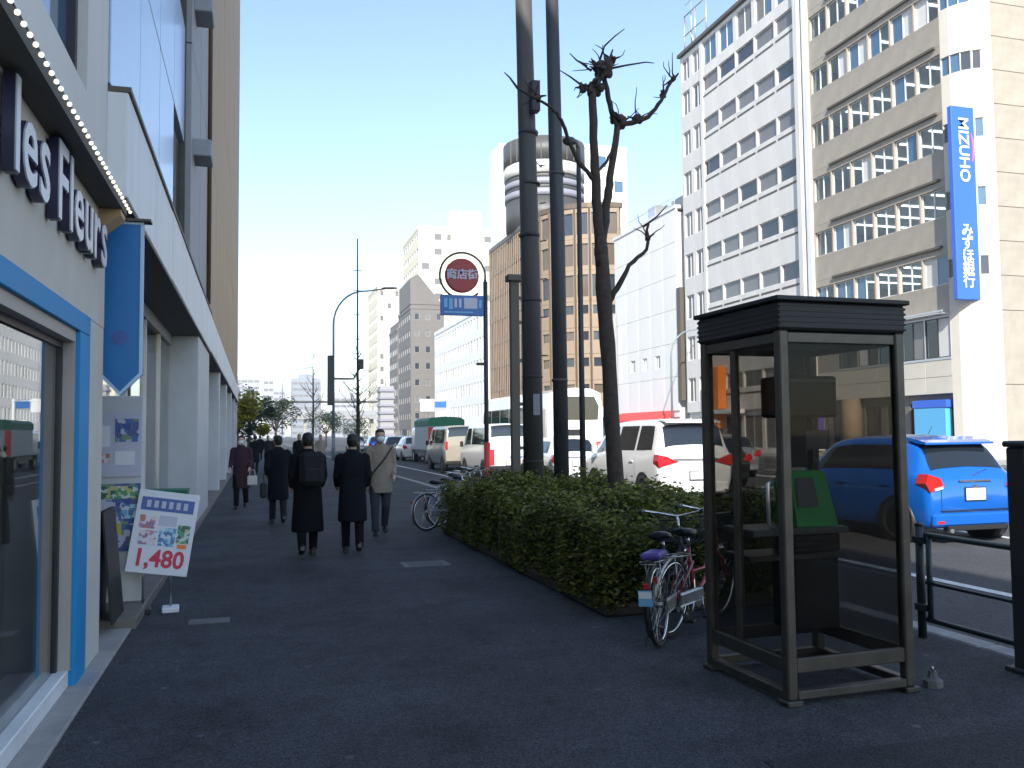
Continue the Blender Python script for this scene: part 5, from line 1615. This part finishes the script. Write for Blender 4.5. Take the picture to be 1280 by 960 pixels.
box_van('white delivery van with red flanks seen from behind near the round sign pole', (8.75, 30.4, RZ), 'car_white', True)
box_van('beige van in front of the white and red delivery van', (8.6, 37.0, RZ), 'car_beige', False)

# ---- green topped box truck
tk = thing('box_truck', 'box truck with pale sides and green tarpaulin top', 'truck', (9.8, 46.5, RZ), 0, 'vehicles on the road')
MB().bbox(-.98, .98, 0, 4.2, .75, 2.05, .02).build('cargo_box', 'truck_box', tk)
MB().rings([[(-1.0, y, 2.04), (-1.0, y, 2.35), (-.8, y, 2.5), (0, y, 2.56), (.8, y, 2.5), (1.0, y, 2.35), (1.0, y, 2.04)] for y in (-.03, 1, 2, 3, 4.23)], smooth=False).build('tarpaulin', 'truck_green', tk)
MB().bbox(-.9, .9, 4.35, 5.8, .55, 2.0, .12).build('cab', 'car_white', tk)
MB().add([(-.8, 5.81, 1.25), (.8, 5.81, 1.25), (.8, 5.81, 1.85), (-.8, 5.81, 1.85)], [(0, 1, 2, 3)]).build('windscreen', 'car_glass', tk)
MB().box(-.9, .9, -.01, 5.6, .5, .74).build('chassis', 'car_trim', tk)
for s in (1, -1):
    MB().bbox(s * .8 - .13, s * .8 + .13, -.03, .0, .55, .70, .01).build('tail_light', 'tail_red', tk)
    for y in (.9, 4.9):
        wheel(tk, s * .84, y, .38, s, .22)
MB().box(-.98, -.72, -.02, .0, .78, 2.0).build('rear_door_strip', 'awning_red', tk)
MB().box(.1, .13, -.02, .0, .78, 2.0).build('rear_door_seam', 'car_trim', tk)

# ---- coach
bs = thing('coach', 'tall white coach behind the two tall poles', 'bus', (12.6, 34, RZ), 0, 'vehicles on the road')
prof = lambda y, k=1.0: [(-1.2 * k, y, .35), (1.2 * k, y, .35), (1.25 * k, y, 1.2), (1.23 * k, y, 2.6), (1.12 * k, y, 3.25), (.7 * k, y, 3.42), (0, y, 3.46), (-.7 * k, y, 3.42), (-1.12 * k, y, 3.25), (-1.23 * k, y, 2.6), (-1.25 * k, y, 1.2)]
MB().rings([prof(0, .95), prof(.12, .985), prof(.3), prof(10.5), prof(10.9, .97)], smooth=False).build('body', 'car_white', bs)
MB().rings([[(x, -.03 + d, z) for x, z in ((-.95, 2.15), (.95, 2.15), (1.0, 2.7), (.8, 3.1), (-.8, 3.1), (-1.0, 2.7))] for d in (0, .05)], smooth=False).build('rear_window', 'car_glass', bs)
for s in (1, -1):
    for k in range(6):
        MB().add([(s * 1.262, .9 + k * 1.6, 1.75), (s * 1.262, 2.4 + k * 1.6, 1.75), (s * 1.238, 2.4 + k * 1.6, 2.75), (s * 1.238, .9 + k * 1.6, 2.75)], [(0, 1, 2, 3)]).build('side_window', 'car_glass', bs)
    MB().bbox(s * 1.0 - .13, s * 1.0 + .13, -.04, .02, .75, 1.25, .02).build('tail_light', 'tail_red', bs)
    for y in (2.6, 8.6):
        wheel(bs, s * 1.12, y, .48, s, .28)
        MB().lathe([(.56, -.12), (.56, .12)], (s * 1.145, y, .5), 'x', 28).build('wheel_arch', 'car_trim', bs)
MB().bbox(-1.1, 1.1, -.06, .05, .38, .62, .02).build('rear_bumper', 'car_white', bs)
MB().box(-.5, .3, -.02, .0, 1.5, 1.75).build('rear_grille', 'car_trim', bs)
MB().bbox(-.22, .22, -.07, -.061, .42, .58, .002).build('number_plate', 'sign_white', bs)

# ---- queue of traffic further down the road
for lab, x, y, m in (('white car ahead of the green topped truck', 9.3, 53, 'car_white'), ('silver car ahead beside the truck lane', 12.4, 50, 'car_silver'), ('dark car two lengths ahead of the truck', 9.2, 60, 'car_black'),
                     ('white car in the middle lane far ahead', 12.6, 62, 'car_white'), ('blue car far ahead in the kerb lane', 9.3, 70, 'car_blue'), ('silver car in the third lane far ahead', 15.6, 66, 'car_silver'),
                     ('white car in the third lane beside the coach', 15.8, 41, 'car_white'), ('farthest white car in the middle lane', 12.5, 78, 'car_white'), ('farthest silver car in the kerb lane', 9.2, 84, 'car_silver'),
                     ('farthest blue car in the third lane', 15.6, 88, 'car_blue'), ('dark car in the second lane alongside the white minivan', 12.9, 22.5, 'car_black'), ('silver car in the third lane behind the phone booth', 16.0, 27, 'car_silver')):
    small_car(lab, (x, y, RZ), m)

# =================================================================== BICYCLES
def bicycle(label, loc, rz, frame_m, basket=True, child=False, lean=-3, rw=.33, group='parked bicycles'):
    r = thing('bicycle', label, 'bicycle', loc, rz, group)
    r.rotation_euler = (0, RAD(lean), rz)
    r.scale = (.87, .87, .87)
    wb_ = 1.05
    def whl(y):
        t = MB()
        n = 36
        t.rings([[(.016 * math.cos(a) , y + (rw - .016 + .016 * math.sin(a)) * math.cos(2 * math.pi * k / n), rw + (rw - .016 + .016 * math.sin(a)) * math.sin(2 * math.pi * k / n)) for a in [2 * math.pi * q / 8 for q in range(8)]] for k in range(n + 1)], cap=False)
        w = t.build('wheel', 'rubber', r)
        rm = MB().rings([[(.011 * math.cos(a), y + (rw - .042 + .012 * math.sin(a)) * math.cos(2 * math.pi * k / n), rw + (rw - .042 + .012 * math.sin(a)) * math.sin(2 * math.pi * k / n)) for a in [2 * math.pi * q / 6 for q in range(6)]] for k in range(n + 1)], cap=False)
        rm.build('rim', 'chrome', w)
        sp = MB()
        for k in range(20):
            a = 2 * math.pi * k / 20
            a2 = a + (.5 if k % 2 else -.5)
            sp.tube([(.02 if k % 4 < 2 else -.02, y + .02 * math.cos(a2), rw + .02 * math.sin(a2)), (0, y + (rw - .04) * math.cos(a), rw + (rw - .04) * math.sin(a))], .0016, 4, cap=False)
        sp.build('spokes', 'chrome', w)
        MB().lathe([(.02, -.045), (.02, .045)], (0, y, rw), 'x', 10).build('hub', 'steel', w)
        mg = MB()
        m_ = 14
        a0, a1 = (RAD(60), RAD(215)) if y < .5 else (RAD(20), RAD(190))
        mg.rings([[(x, y + q * math.cos(a0 + (a1 - a0) * k / m_), rw + q * math.sin(a0 + (a1 - a0) * k / m_)) for x, q in ((-.026, rw + .012), (0, rw + .028), (.026, rw + .012), (0, rw + .025))] for k in range(m_ + 1)])
        mg.build('mudguard', 'steel' if frame_m != 'bike_black' else 'bike_black', r)
    whl(0)
    whl(wb_)
    fr = MB()
    bb, st_, hd_, hd2 = (0, .43, .28), (0, .30, .72), (0, .88, .78), (0, .92, .62)
    fr.tube([bb, st_], .016, 8).tube([bb, (0, .62, .36), hd2], .02, 8).tube([(0, .38, .50), (0, .64, .50), (0, .90, .70)], .014, 8).tube([hd_, hd2], .021, 8)
    for s in (1, -1):
        fr.tube([(s * .05, 0, rw), (s * .04, .2, .30), bb], .010, 6).tube([(s * .05, 0, rw), (s * .03, .34, .60)], .009, 6)
        fr.tube([hd2, (s * .045, .96, .55), (s * .05, wb_, rw)], .012, 6)
    fr.build('frame', frame_m, r)
    MB().tube([st_, (0, .275, .82)], .013, 8).build('seat_post', 'chrome', r)
    MB().rings([[(w * math.cos(2 * math.pi * k / 12), y, .855 + z + h * math.sin(2 * math.pi * k / 12)) for k in range(12)] for y, w, h, z in ((.12, .03, .02, .015), (.14, .085, .035, .01), (.22, .10, .04, 0), (.32, .06, .035, -.005), (.42, .025, .02, -.01), (.44, .01, .01, -.01))]).build('saddle', 'bike_black', r)
    hb_ = MB().tube([hd_, (0, .86, .96)], .013, 8)
    hb_.tube([(-.27, .62, 1.02), (-.27, .70, 1.03), (-.20, .84, 1.0), (0, .87, .96), (.20, .84, 1.0), (.27, .70, 1.03), (.27, .62, 1.02)], .011, 8)
    hb_.build('handlebar', 'chrome', r)
    for s in (1, -1):
        MB().tube([(s * .27, .60, 1.02), (s * .27, .72, 1.03)], .017, 8).build('grip', 'bike_black', r)
    MB().lathe([(.09, -.006), (.09, .006)], (.055, .43, .28), 'x', 18).build('chainring', 'steel', r)
    MB().bbox(.045, .07, .02, .50, .25, .37, .02).build('chain_guard', 'steel', r)
    cr_ = MB().tube([(.08, .43, .28), (.09, .47, .12)], .009, 6).tube([(-.08, .43, .28), (-.09, .39, .44)], .009, 6)
    cr_.build('crank', 'steel', r)
    MB().bbox(.09, .18, .42, .52, .10, .125, .006).build('pedal', 'bike_black', r)
    MB().bbox(-.18, -.09, .34, .44, .43, .455, .006).build('pedal', 'bike_black', r)
    rk = MB()
    for s in (1, -1):
        rk.tube([(s * .06, .30, .66), (s * .06, -.25, .70)], .006, 5).tube([(s * .055, 0, rw), (s * .06, -.10, .69)], .005, 5)
    for k in range(4):
        rk.tube([(-.06, .2 - k * .14, .68), (.06, .2 - k * .14, .68)], .005, 5)
    rk.build('rear_rack', 'steel', r)
    MB().tube([(-.06, 0, rw), (-.10, -.10, 0.03)], .008, 6).build('kickstand', 'steel', r)
    MB().bbox(-.022, .022, -.34, -.318, .50, .55, .004).build('reflector', 'tail_red', r)
    if basket:
        bk_ = MB()
        for z, e in ((.72, 0), (.82, .015), (.92, .03)):
            q = [(-.16 - e, .96 - e, z), (.16 + e, .96 - e, z), (.16 + e, 1.2 + e, z), (-.16 - e, 1.2 + e, z)]
            bk_.tube(q + [q[0]], .005, 5)
        for k in range(8):
            x = -.16 + .32 * k / 7
            bk_.tube([(x * 1.18, .93, .92), (x, .96, .72), (x, 1.2, .72), (x * 1.18, 1.23, .92)], .003, 4)
        for k in range(5):
            y = .98 + .2 * k / 4
            bk_.tube([(-.19, y, .92), (-.16, y, .72), (.16, y, .72), (.19, y, .92)], .003, 4)
        bk_.build('basket', 'bike_black', r)
        MB().ball((0, 1.0, .64), (.035, .05, .035), 8, 6).build('head_lamp', 'chrome', r)
    return r
b1 = bicycle('dark city bicycle with pale blue tag on its rear mudguard, nearest the booth', (2.73, 5.72, 0), RAD(-40), 'bike_black')
MB().bbox(-.055, .055, -.37, -.362, .38, .50, .002).build('tag_plate', 'print_cyan', b1)
MB().bbox(-.05, .05, -.371, -.366, .44, .49, .001).build('tag_label', 'paper_white', b1)
MB().bbox(-.08, .08, -.18, .12, .705, .76, .018).build('rack_pad', 'purple', b1)
bicycle('red framed city bicycle with black basket behind the booth', (2.92, 5.95, 0), RAD(-52), 'bike_red', lean=3)
bicycle('silver bicycle at the far end of the hedge, nearest to the walkers', (2.55, 13.55, 0), RAD(-62), 'bike_silver')
bicycle('black bicycle parked second at the far end of the hedge', (2.85, 14.1, 0), RAD(-58), 'bike_black')
bicycle('silver bicycle parked third beyond the hedge near the kerb', (3.2, 14.8, 0), RAD(-60), 'bike_silver')
bicycle('red bicycle parked last in the row beyond the hedge', (3.3, 15.6, 0), RAD(-57), 'bike_red')

# =================================================================== PEOPLE
def fuse(mb, name, m, parent, vox, smooth=4):
    o = mb.build(name, m, parent)
    md = o.modifiers.new('fuse', 'REMESH')
    md.mode = 'VOXEL'
    md.voxel_size = vox
    md.use_smooth_shade = True
    sm2 = o.modifiers.new('soften', 'SMOOTH')
    sm2.iterations = smooth
    sm2.factor = .5
    return o

def person(label, loc, face, H, coat, legs_m, coat_len=.50, stride=.22, arm=(.1, -.1), hair='hair', far=False, vox=.016, skirtw=1.0, mask=False, bend=(.15, .15), group='people walking on the pavement', phase=1):
    """facing local +y; limbs are laid out as joints, then each surface is fused"""
    r = thing('person', label, 'person', loc, face, group)
    k = H / 1.72
    V3 = lambda x, y, z: (x * k, y * k, z * k)
    hip, knee, ank = .90, .48, .085
    foot = {}
    b = MB()          # the body itself: head, neck, trunk, arms, hands, legs
    t = MB()          # trousers
    c = MB()          # coat
    sh = []
    for s in (1, -1):
        fy = stride * (1 if s == phase else -1)
        lift = .0 if fy > 0 else .05
        kn = V3(s * .095, fy * .48 + (.03 if fy > 0 else .06), knee + (.01 if fy > 0 else -.01))
        an = V3(s * .09, fy * 1.0 - (.0 if fy > 0 else .05), ank + lift)
        hp = V3(s * .09, 0, hip)
        b.tube([hp, kn, an], [.075 * k, .055 * k, .038 * k], 10)
        t.tube([hp, V3(s * .095, fy * .25 + .02, .68), kn, Vector(kn).lerp(Vector(an), .55), V3(s * .09, fy * 1.0 - (.0 if fy > 0 else .05), ank + lift - .02)], [.105 * k, .092 * k, .075 * k, .066 * k, .062 * k], 12)
        ta = .0 if fy > 0 else -.35
        s0 = MB()
        n = 10
        rings = []
        for yy, w, h, z in ((-.09, .03, .03, .035), (-.07, .04, .05, .05), (0, .042, .055, .055), (.08, .048, .035, .036), (.15, .045, .028, .03), (.185, .02, .015, .02)):
            ring = []
            for q in range(n):
                a = 2 * math.pi * q / n
                y_, z_ = yy, max(.0, z + h * math.sin(a) - .0)
                y2 = y_ * math.cos(ta) - z_ * math.sin(ta)
                z2 = y_ * math.sin(ta) + z_ * math.cos(ta)
                ring.append(V3(s * .09 + w * math.cos(a), fy * 1.0 + y2 - (.0 if fy > 0 else .05), max(0.002, z2 + lift * .9 + (.03 if ta else 0))))
            rings.append(ring)
        s0.rings(rings)
        sh.append(s0)
        # arm
        ay = arm[0] if s > 0 else arm[1]
        bd_ = bend[0] if s > 0 else bend[1]
        shd = V3(s * .185, 0, 1.40)
        el = V3(s * .225, ay * .5 - .02, 1.12)
        wr_ = V3(s * .215, ay + bd_, .90 + abs(bd_) * .45)
        b.tube([shd, el, wr_], [.045 * k, .036 * k, .026 * k], 8)
        c.tube([V3(s * .15, 0, 1.41), shd, el, Vector(el).lerp(Vector(wr_), .96)], [.07 * k, .072 * k, .060 * k, .050 * k], 10)
        # hand: palm, four fingers, thumb
        wv = Vector(wr_)
        dirv = (wv - Vector(el)).normalized()
        pm2 = wv + dirv * .075 * k
        b.tube([wv, wv + dirv * .04 * k, pm2], [.026 * k, .032 * k, .030 * k], 8)
        if not far:
            for q in range(4):
                o = Vector((0, (q - 1.5) * .017 * k, 0))
                L = (.062, .072, .068, .052)[q] * k
                m1 = pm2 + o + dirv * L * .5
                b.tube([pm2 + o * .9 - dirv * .01, m1, m1 + dirv * L * .45 + Vector((-s * .018 * k, .0, 0))], [.0105 * k, .0095 * k, .008 * k], 6)
            b.tube([wv + dirv * .02 * k + Vector((0, .025 * k, 0)), wv + dirv * .055 * k + Vector((-s * .01, .045 * k, 0)), wv + dirv * .085 * k + Vector((-s * .015, .05 * k, 0))], [.012 * k, .011 * k, .009 * k], 6)
    b.ell([V3(0, 0, .84) + (.14 * k, .10 * k), V3(0, 0, .98) + (.145 * k, .10 * k), V3(0, .0, 1.12) + (.13 * k, .09 * k), V3(0, 0, 1.30) + (.155 * k, .10 * k), V3(0, 0, 1.42) + (.15 * k, .085 * k), V3(0, 0, 1.47) + (.07 * k, .06 * k),
           V3(0, .01, 1.54) + (.052 * k, .055 * k)], 16)
    hz = 1.60
    b.ell([V3(0, .025, 1.50) + (.03 * k, .035 * k), V3(0, .03, 1.525) + (.055 * k, .065 * k), V3(0, .022, 1.57) + (.068 * k, .085 * k), V3(0, .018, 1.63) + (.074 * k, .094 * k), V3(0, .012, 1.68) + (.07 * k, .088 * k), V3(0, .008, 1.712) + (.045 * k, .06 * k), V3(0, .008, 1.722) + (.02 * k, .03 * k)], 16)
    b.tube([V3(0, .105, 1.625), V3(0, .125, 1.59), V3(0, .11, 1.58)], [.011 * k, .017 * k, .012 * k], 6)
    for s in (1, -1):
        b.ball(V3(s * .076, .01, 1.605), (.012 * k, .022 * k, .033 * k), 8, 5)
    body = fuse(b, 'body', 'skin', r, .009 if not far else .014, 2)
    # coat
    z0 = hip + .02 - coat_len + .42
    z0 = 1.40 - coat_len - .42
    hw = .205 * skirtw
    c.ell([V3(0, 0, z0) + (hw * k, .165 * k * skirtw), V3(0, 0, z0 + .04) + (hw * k, .163 * k * skirtw), V3(0, 0, .93) + (.195 * k, .15 * k), V3(0, 0, 1.10) + (.185 * k, .135 * k), V3(0, -.005, 1.28) + (.20 * k, .135 * k), V3(0, -.01, 1.38) + (.195 * k, .12 * k),
           V3(0, -.005, 1.44) + (.15 * k, .095 * k), V3(0, .0, 1.49) + (.075 * k, .075 * k), V3(0, .0, 1.515) + (.07 * k, .072 * k)], 18)
    fuse(c, 'coat', coat, r, vox, 5)
    fuse(t, 'trousers', legs_m, r, vox, 4)
    for s0 in sh:
        s0.build('shoe', 'shoe', r)
    # hair: shell over the crown and nape
    hm = MB()
    hm.ell([V3(0, -.035, 1.545) + (.055 * k, .045 * k), V3(0, -.02, 1.58) + (.074 * k, .072 * k), V3(0, -.012, 1.64) + (.084 * k, .092 * k), V3(0, -.003, 1.69) + (.081 * k, .094 * k), V3(0, .005, 1.725) + (.060 * k, .072 * k), V3(0, .005, 1.742) + (.025 * k, .03 * k)], 16)
    hm.ball(V3(0, .05, 1.70), (.068 * k, .05 * k, .03 * k), 12, 6)
    fuse(hm, 'hair', hair, r, .012, 2)
    for s in (1, -1):
        MB().ball(V3(s * .031, .105, 1.628), (.012 * k, .006 * k, .007 * k), 8, 5).build('eye', 'hair', r)
    MB().ball(V3(0, .112, 1.552), (.024 * k, .006 * k, .006 * k), 8, 5).build('mouth', 'sign_red', r)
    if mask:
        MB().rings([[V3(x, y, z) for x, y, z in ((-w, yy - .05, zz), (-w * .6, yy - .01, zz), (0, yy, zz), (w * .6, yy - .01, zz), (w, yy - .05, zz), (w * .55, yy - .03, zz), (0, yy - .02, zz), (-w * .55, yy - .03, zz))]
                    for zz, w, yy in ((1.52, .05, .115), (1.55, .068, .135), (1.59, .07, .142), (1.612, .055, .128))]).build('face_mask', 'mask_white', r)
    return r

pc = person('person in a long black coat with grey backpack, walking away in front of the group', (.62, 11.35, 0), RAD(2), 1.52, 'black_wool', 'black_wool', .64, .16, (.12, -.08), skirtw=1.12)
person('person in a black jacket walking away, right of the long black coat', (1.18, 11.4, 0), RAD(-3), 1.50, 'navy_wool', 'black_wool', .52, .15, (-.06, .10), phase=-1, skirtw=1.05)
person('person in a tan jacket and white face mask walking towards the camera', (1.80, 13.4, 0), RAD(178), 1.57, 'tan_coat', 'dark_denim', .30, .14, (.12, -.05), mask=True)
person('person in a dark coat half hidden behind the long black coat', (.36, 15.6, 0), RAD(4), 1.49, 'navy_wool', 'charcoal', .50, .16, (.08, -.1), phase=-1)
person('person in dark maroon clothes walking towards the camera by the shop wall', (-.30, 19.2, 0), RAD(172), 1.50, 'maroon_dark', 'black_wool', .50, .12, (.10, .0), mask=True)
for lab, x, y, f, m, l, h in (('distant person in dark blue on the pavement under the dark tree', -.05, 36, 3, 'navy_wool', 'charcoal', 1.7), ('distant person in charcoal further along the shop fronts', .5, 41, 180, 'charcoal', 'dark_denim', 1.68),
                          ('distant person in black near the slender tree', 1.5, 33, 178, 'black_wool', 'charcoal', 1.72), ('distant person in dark red far down the pavement', .9, 47, 2, 'maroon_dark', 'charcoal', 1.66),
                          ('distant person in a tan coat far down the pavement', 2.6, 38, 180, 'tan_coat', 'charcoal', 1.7), ('most distant person, dark figure by the leafy trees', .2, 55, 0, 'black_wool', 'charcoal', 1.7)):
    person(lab, (x, y, 0), RAD(f), h * .89, m, l, .45, .14, (.1, -.1), far=True, vox=.026)
# things carried
bp_ = thing('backpack', 'dark grey backpack worn over the long black coat', 'backpack', (.66, 11.15, .88), RAD(2))
MB().bbox(-.15, .15, -.10, .06, 0, .42, .05).build('pack', 'charcoal', bp_)
MB().bbox(-.11, .11, -.145, -.10, .04, .22, .02).build('pocket', 'charcoal', bp_)
for s in (1, -1):
    MB().tube([(s * .10, .05, .05), (s * .11, .10, .22), (s * .10, .10, .38), (s * .09, .05, .41)], .014, 6).build('strap', 'charcoal', bp_)
sb_ = thing('shoulder_bag', 'dark bag hanging at the side of the half hidden person', 'bag', (.12, 15.45, .46))
MB().bbox(-.06, .06, -.16, .16, 0, .26, .03).build('pouch', 'bag_black', sb_)
MB().tube([(0, -.10, .25), (0, -.05, .40), (0, .05, .40), (0, .10, .25)], .010, 6).build('handle', 'bag_black', sb_)
hb2 = thing('hand_bag', 'pale hand bag carried by the person in maroon', 'bag', (-.08, 19.05, .48))
MB().bbox(-.10, .10, -.05, .05, 0, .20, .02).build('pouch', 'bag_pale', hb2)
MB().tube([(-.06, 0, .19), (-.04, 0, .32), (.04, 0, .32), (.06, 0, .19)], .008, 6).build('handle', 'bag_pale', hb2)
st2 = thing('crossbody_bag', 'dark strap bag worn across the tan jacket', 'bag', (1.80, 13.28, .84), RAD(178))
MB().tube([(-.17, .02, .48), (-.05, .035, .30), (.10, .03, .12), (.19, -.02, .0)], .012, 6).build('strap', 'bag_black', st2)
MB().bbox(.15, .26, -.14, .02, -.16, .04, .03).build('pouch', 'bag_black', st2)

# =================================================================== HAZE
hz_m = bpy.data.materials.new('haze_air')
hz_m.use_nodes = True
hn = hz_m.node_tree
hn.nodes.remove(hn.nodes['Principled BSDF'])
pv = hn.nodes.new('ShaderNodeVolumePrincipled')
pv.inputs['Color'].default_value = (0.93, 0.96, 1.0, 1)
pv.inputs['Density'].default_value = 0.0006
pv.inputs['Anisotropy'].default_value = 0.2
hn.links.new(pv.outputs['Volume'], hn.nodes['Material Output'].inputs['Volume'])
hz = MB().box(-610, 610, -210, 1510, -1.3, 62).build('haze', hz_m)
hz['kind'] = 'stuff'
